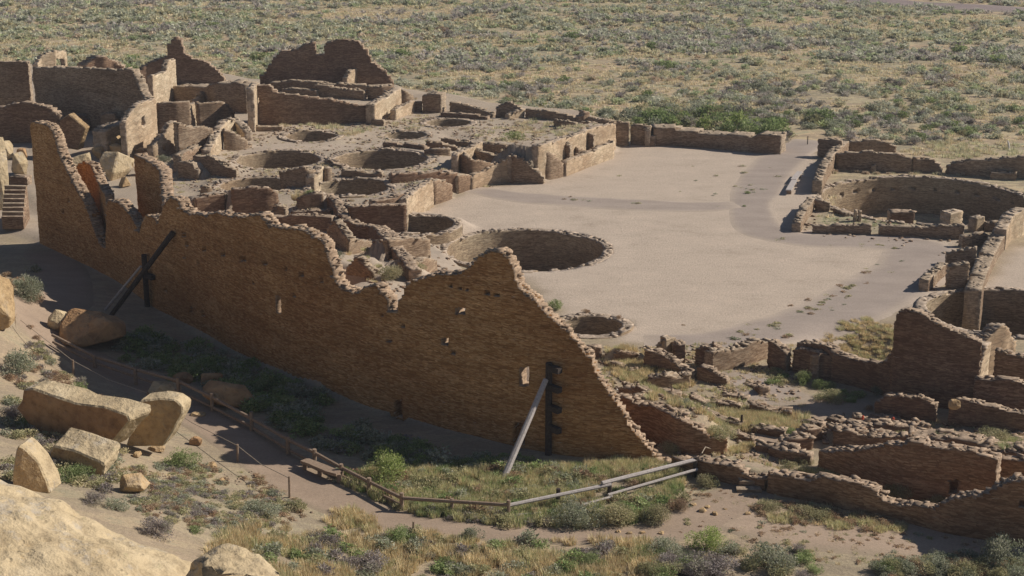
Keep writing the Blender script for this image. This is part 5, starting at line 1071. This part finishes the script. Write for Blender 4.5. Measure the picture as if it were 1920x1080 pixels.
G += scatter_poly([(1530,405),(1600,398),(1800,402),(1800,420),(1530,428)], 220, ['ograss','ggrass'], (0.2, 0.4), 0.45, 3, 17)
G += scatter_poly([(640,305),(790,318),(860,322),(790,345),(740,350),(640,316)], 120, ['ograss','straw'], (0.25, 0.5), 0.5, 3, 18)
G += scatter_poly([(450,300),(640,300),(640,318),(480,332),(440,320)], 110, ['straw'], (0.3, 0.5), 0.6, 3, 19)
G += scatter_poly([(560,400),(740,470),(790,500),(700,540),(620,470)], 220, ['straw','ograss'], (0.25, 0.5), 0.6, 2, 20)
G += scatter_poly([(720,235),(790,215),(800,240),(730,260)], 100, ['straw','ograss'], (0.3, 0.6), 0.6, 3, 21)
G += scatter_poly([(230,290),(480,232),(760,180),(935,212),(1150,240),(1150,280),(1000,335),(860,345),(770,400),(640,430),(420,395),(330,370)], 3800, ['straw','straw','ograss','brown'], (0.15, 0.42), 0.55, 3, 51)
G += scatter_poly([(1100,650),(1500,640),(1520,780),(1500,860),(1440,880),(1270,865),(1180,760)], 900, ['straw','straw','ograss'], (0.18, 0.4), 0.7, 3, 52)
G += scatter_poly([(200,870),(480,880),(600,960),(420,1010),(250,960)], 500, ['straw','ograss','brown'], (0.12, 0.3), 0.6, 3, 55)
G += scatter_poly([(1250,900),(1430,930),(1900,1010),(1900,1060),(1250,1060)], 700, ['straw','brown','ograss'], (0.12, 0.3), 0.5, 3, 53)
G += scatter_poly([(1540,790),(1920,790),(1920,860),(1700,835)], 420, ['straw','ograss','brown'], (0.18, 0.4), 0.6, 3, 54)
merge('grass', G)
# scrub in the shade below the tall wall and on the talus
S = []
S += scatter_poly([(210,640),(330,620),(520,700),(620,750),(640,800),(580,830),(420,745),(300,690)], 900, ['green','sage','green'], (0.5, 1.1), 0.7, 2, 31)
S += scatter_poly([(580,830),(690,815),(900,856),(1040,872),(960,885),(820,880),(690,870)], 600, ['green','sage','grey'], (0.4, 0.9), 0.6, 2, 32)
S += scatter_poly([(230,880),(330,860),(480,890),(560,940),(520,980),(400,1010),(300,1000),(230,940)], 1000, ['olive','sage','grey','brown'], (0.2, 0.5), 0.5, 2, 33)
S += scatter_poly([(0,620),(60,610),(120,700),(260,760),(330,790),(250,790),(60,740),(0,740)], 420, ['sage','brown','olive','grey'], (0.3, 0.6), 0.7, 2, 34)
S += scatter_poly([(0,740),(60,760),(240,850),(230,930),(90,900),(0,900)], 320, ['sage','grey','olive'], (0.3, 0.7), 0.7, 2, 35)
S += scatter_poly([(1200,1030),(1500,1030),(1560,1090),(1200,1090)], 140, ['sage','grey','grey','olive','green'], (0.4, 0.8), 0.8, 1, 36)
S += scatter_poly([(1650,1060),(1900,1040),(1990,1040),(1990,1090),(1640,1090)], 150, ['sage','olive','brown','sage'], (0.4, 0.7), 0.9, 1, 37)
S += scatter_poly([(500,1010),(800,1010),(1100,1020),(1200,1040),(1200,1090),(480,1090)], 260, ['sage','grey','olive','grey','green'], (0.25, 0.6), 0.7, 2, 38)
S += scatter_poly([(780,950),(960,960),(1250,960),(1240,985),(1120,995),(960,992),(790,972)], 170, ['olive','sage','grey'], (0.3, 0.6), 0.8, 2, 39)
S += scatter_poly([(620,880),(700,900),(760,935),(860,960),(760,965),(690,940),(630,905)], 120, ['olive','sage'], (0.25, 0.45), 0.8, 2, 40)
S += scatter_poly([(1440,690),(1560,730),(1640,740),(1600,760),(1440,730)], 130, ['green','olive'], (0.3, 0.5), 0.7, 2, 41)
S += scatter_poly([(1250,930),(1340,905),(1420,950),(1900,1030),(1900,1075),(1560,1060),(1300,1030)], 300, ['olive','brown','sage'], (0.12, 0.3), 0.5, 3, 56)
S += scatter_poly([(0,470),(60,470),(90,540),(60,600),(0,610)], 70, ['sage','brown'], (0.4, 0.8), 0.8, 2, 42)
S += scatter_poly([(620,890),(760,885),(960,885),(1250,875),(1300,905),(1250,975),(960,985),(760,965)], 330, ['sage','olive','green','olive','brown'], (0.3, 0.75), 0.85, 2, 61)
S += scatter_poly([(150,640),(330,610),(560,735),(700,815),(880,862),(1000,880),(900,885),(700,870),(560,820),(400,735)], 400, ['green','sage'], (0.5, 1.1), 0.7, 2, 62)
S += scatter_poly([(480,960),(1200,1020),(1240,1090),(450,1090)], 160, ['sage','grey','green','olive'], (0.3, 0.8), 0.8, 2, 63)
merge('scrub', S)
# loose rubble among the rooms and along the walls
def pebbles(name, polys, seed):
    rg = np.random.default_rng(seed); VV = []; base = np.array([(-1,-1,-1),(1,-1,-1),(1,1,-1),(-1,1,-1),(-1,-1,1),(1,-1,1),(1,1,1),(-1,1,1)], float); FF = []
    f = np.array([(0,3,2,1),(4,5,6,7),(0,1,5,4),(1,2,6,5),(2,3,7,6),(3,0,4,7)]); c = 0
    for pxp, n, smin, smax in polys:
        Pp = np.array([ghit(a, b)[:2] for a, b in pxp]); lo = Pp.min(0); hi = Pp.max(0)
        xs = rg.uniform(lo[0], hi[0], n); ys = rg.uniform(lo[1], hi[1], n); k = (poly_sd(xs, ys, Pp) < 0) & (rg.random(n) < np.clip(vnoise(xs/1.2, ys/1.2, seed)*2.6-0.8, 0.02, 1)); xs = xs[k]; ys = ys[k]; zs = ghole(xs, ys)
        for a, b, z_ in zip(xs, ys, zs):
            s = rg.uniform(smin, smax)*np.array([1, rg.uniform(0.6, 1), rg.uniform(0.25, 0.6)]); R = np.array(Matrix.Rotation(rg.uniform(0, 6.28), 3, 'Z') @ Matrix.Rotation(rg.uniform(-0.4, 0.4), 3, 'X'))
            v = base*(1-0.3*rg.random((8, 3)))*s; VV.append(v @ R.T + np.array([a, b, z_+s[2]*0.4])); FF.append(f+c); c += 8
    me = mesh_np(name, np.concatenate(VV), np.concatenate(FF)); me.materials.append(M['red']); o = link(name, me); tag(o, kind='stuff', cat='rubble'); return o
pebbles('rubble', [([(330,260),(700,225),(900,215),(1150,235),(1000,330),(860,345),(770,395),(600,380),(420,400),(320,330)], 9000, 0.04, 0.15),
    ([(560,400),(760,400),(830,470),(860,520),(760,570),(700,540),(620,500)], 1900, 0.05, 0.18),([(1110,660),(1300,640),(1500,660),(1500,860),(1440,900),(1270,870),(1180,760)], 2600, 0.04, 0.15),
    ([(1540,800),(1920,790),(1920,860),(1700,840),(1540,840)], 1800, 0.08, 0.26),([(1500,400),(1800,400),(1830,520),(1740,550),(1760,470),(1500,440)], 600, 0.07, 0.2),
    ([(200,870),(500,880),(600,960),(420,1010),(250,960)], 700, 0.02, 0.08),([(1260,890),(1900,1010),(1900,1060),(1250,1010)], 500, 0.02, 0.07),([(330,395),(500,400),(600,440),(600,400),(430,370)], 500, 0.08, 0.22)], 5)
for o in bpy.data.objects:
    if o.parent is None and o.type in ('MESH', 'EMPTY') and 'kind' not in o and 'label' in o: o['kind'] = 'thing'

# ------------------------------------------------------------------ thin morning haze
m = MB(); m.box((0, 560, 18.2), (960, 640, 21.0)); hz = m.build('haze', None); tag(hz, kind='stuff')
hm = bpy.data.materials.new('air'); hm.use_nodes = True; t = hm.node_tree; t.nodes.clear(); o_ = t.nodes.new("ShaderNodeOutputMaterial"); vp = t.nodes.new("ShaderNodeVolumePrincipled")
vp.inputs["Density"].default_value = 0.00024; vp.inputs["Color"].default_value = (0.86, 0.89, 0.95, 1); vp.inputs["Anisotropy"].default_value = 0.2; t.links.new(vp.outputs[0], o_.inputs["Volume"]); hz.data.materials.append(hm)
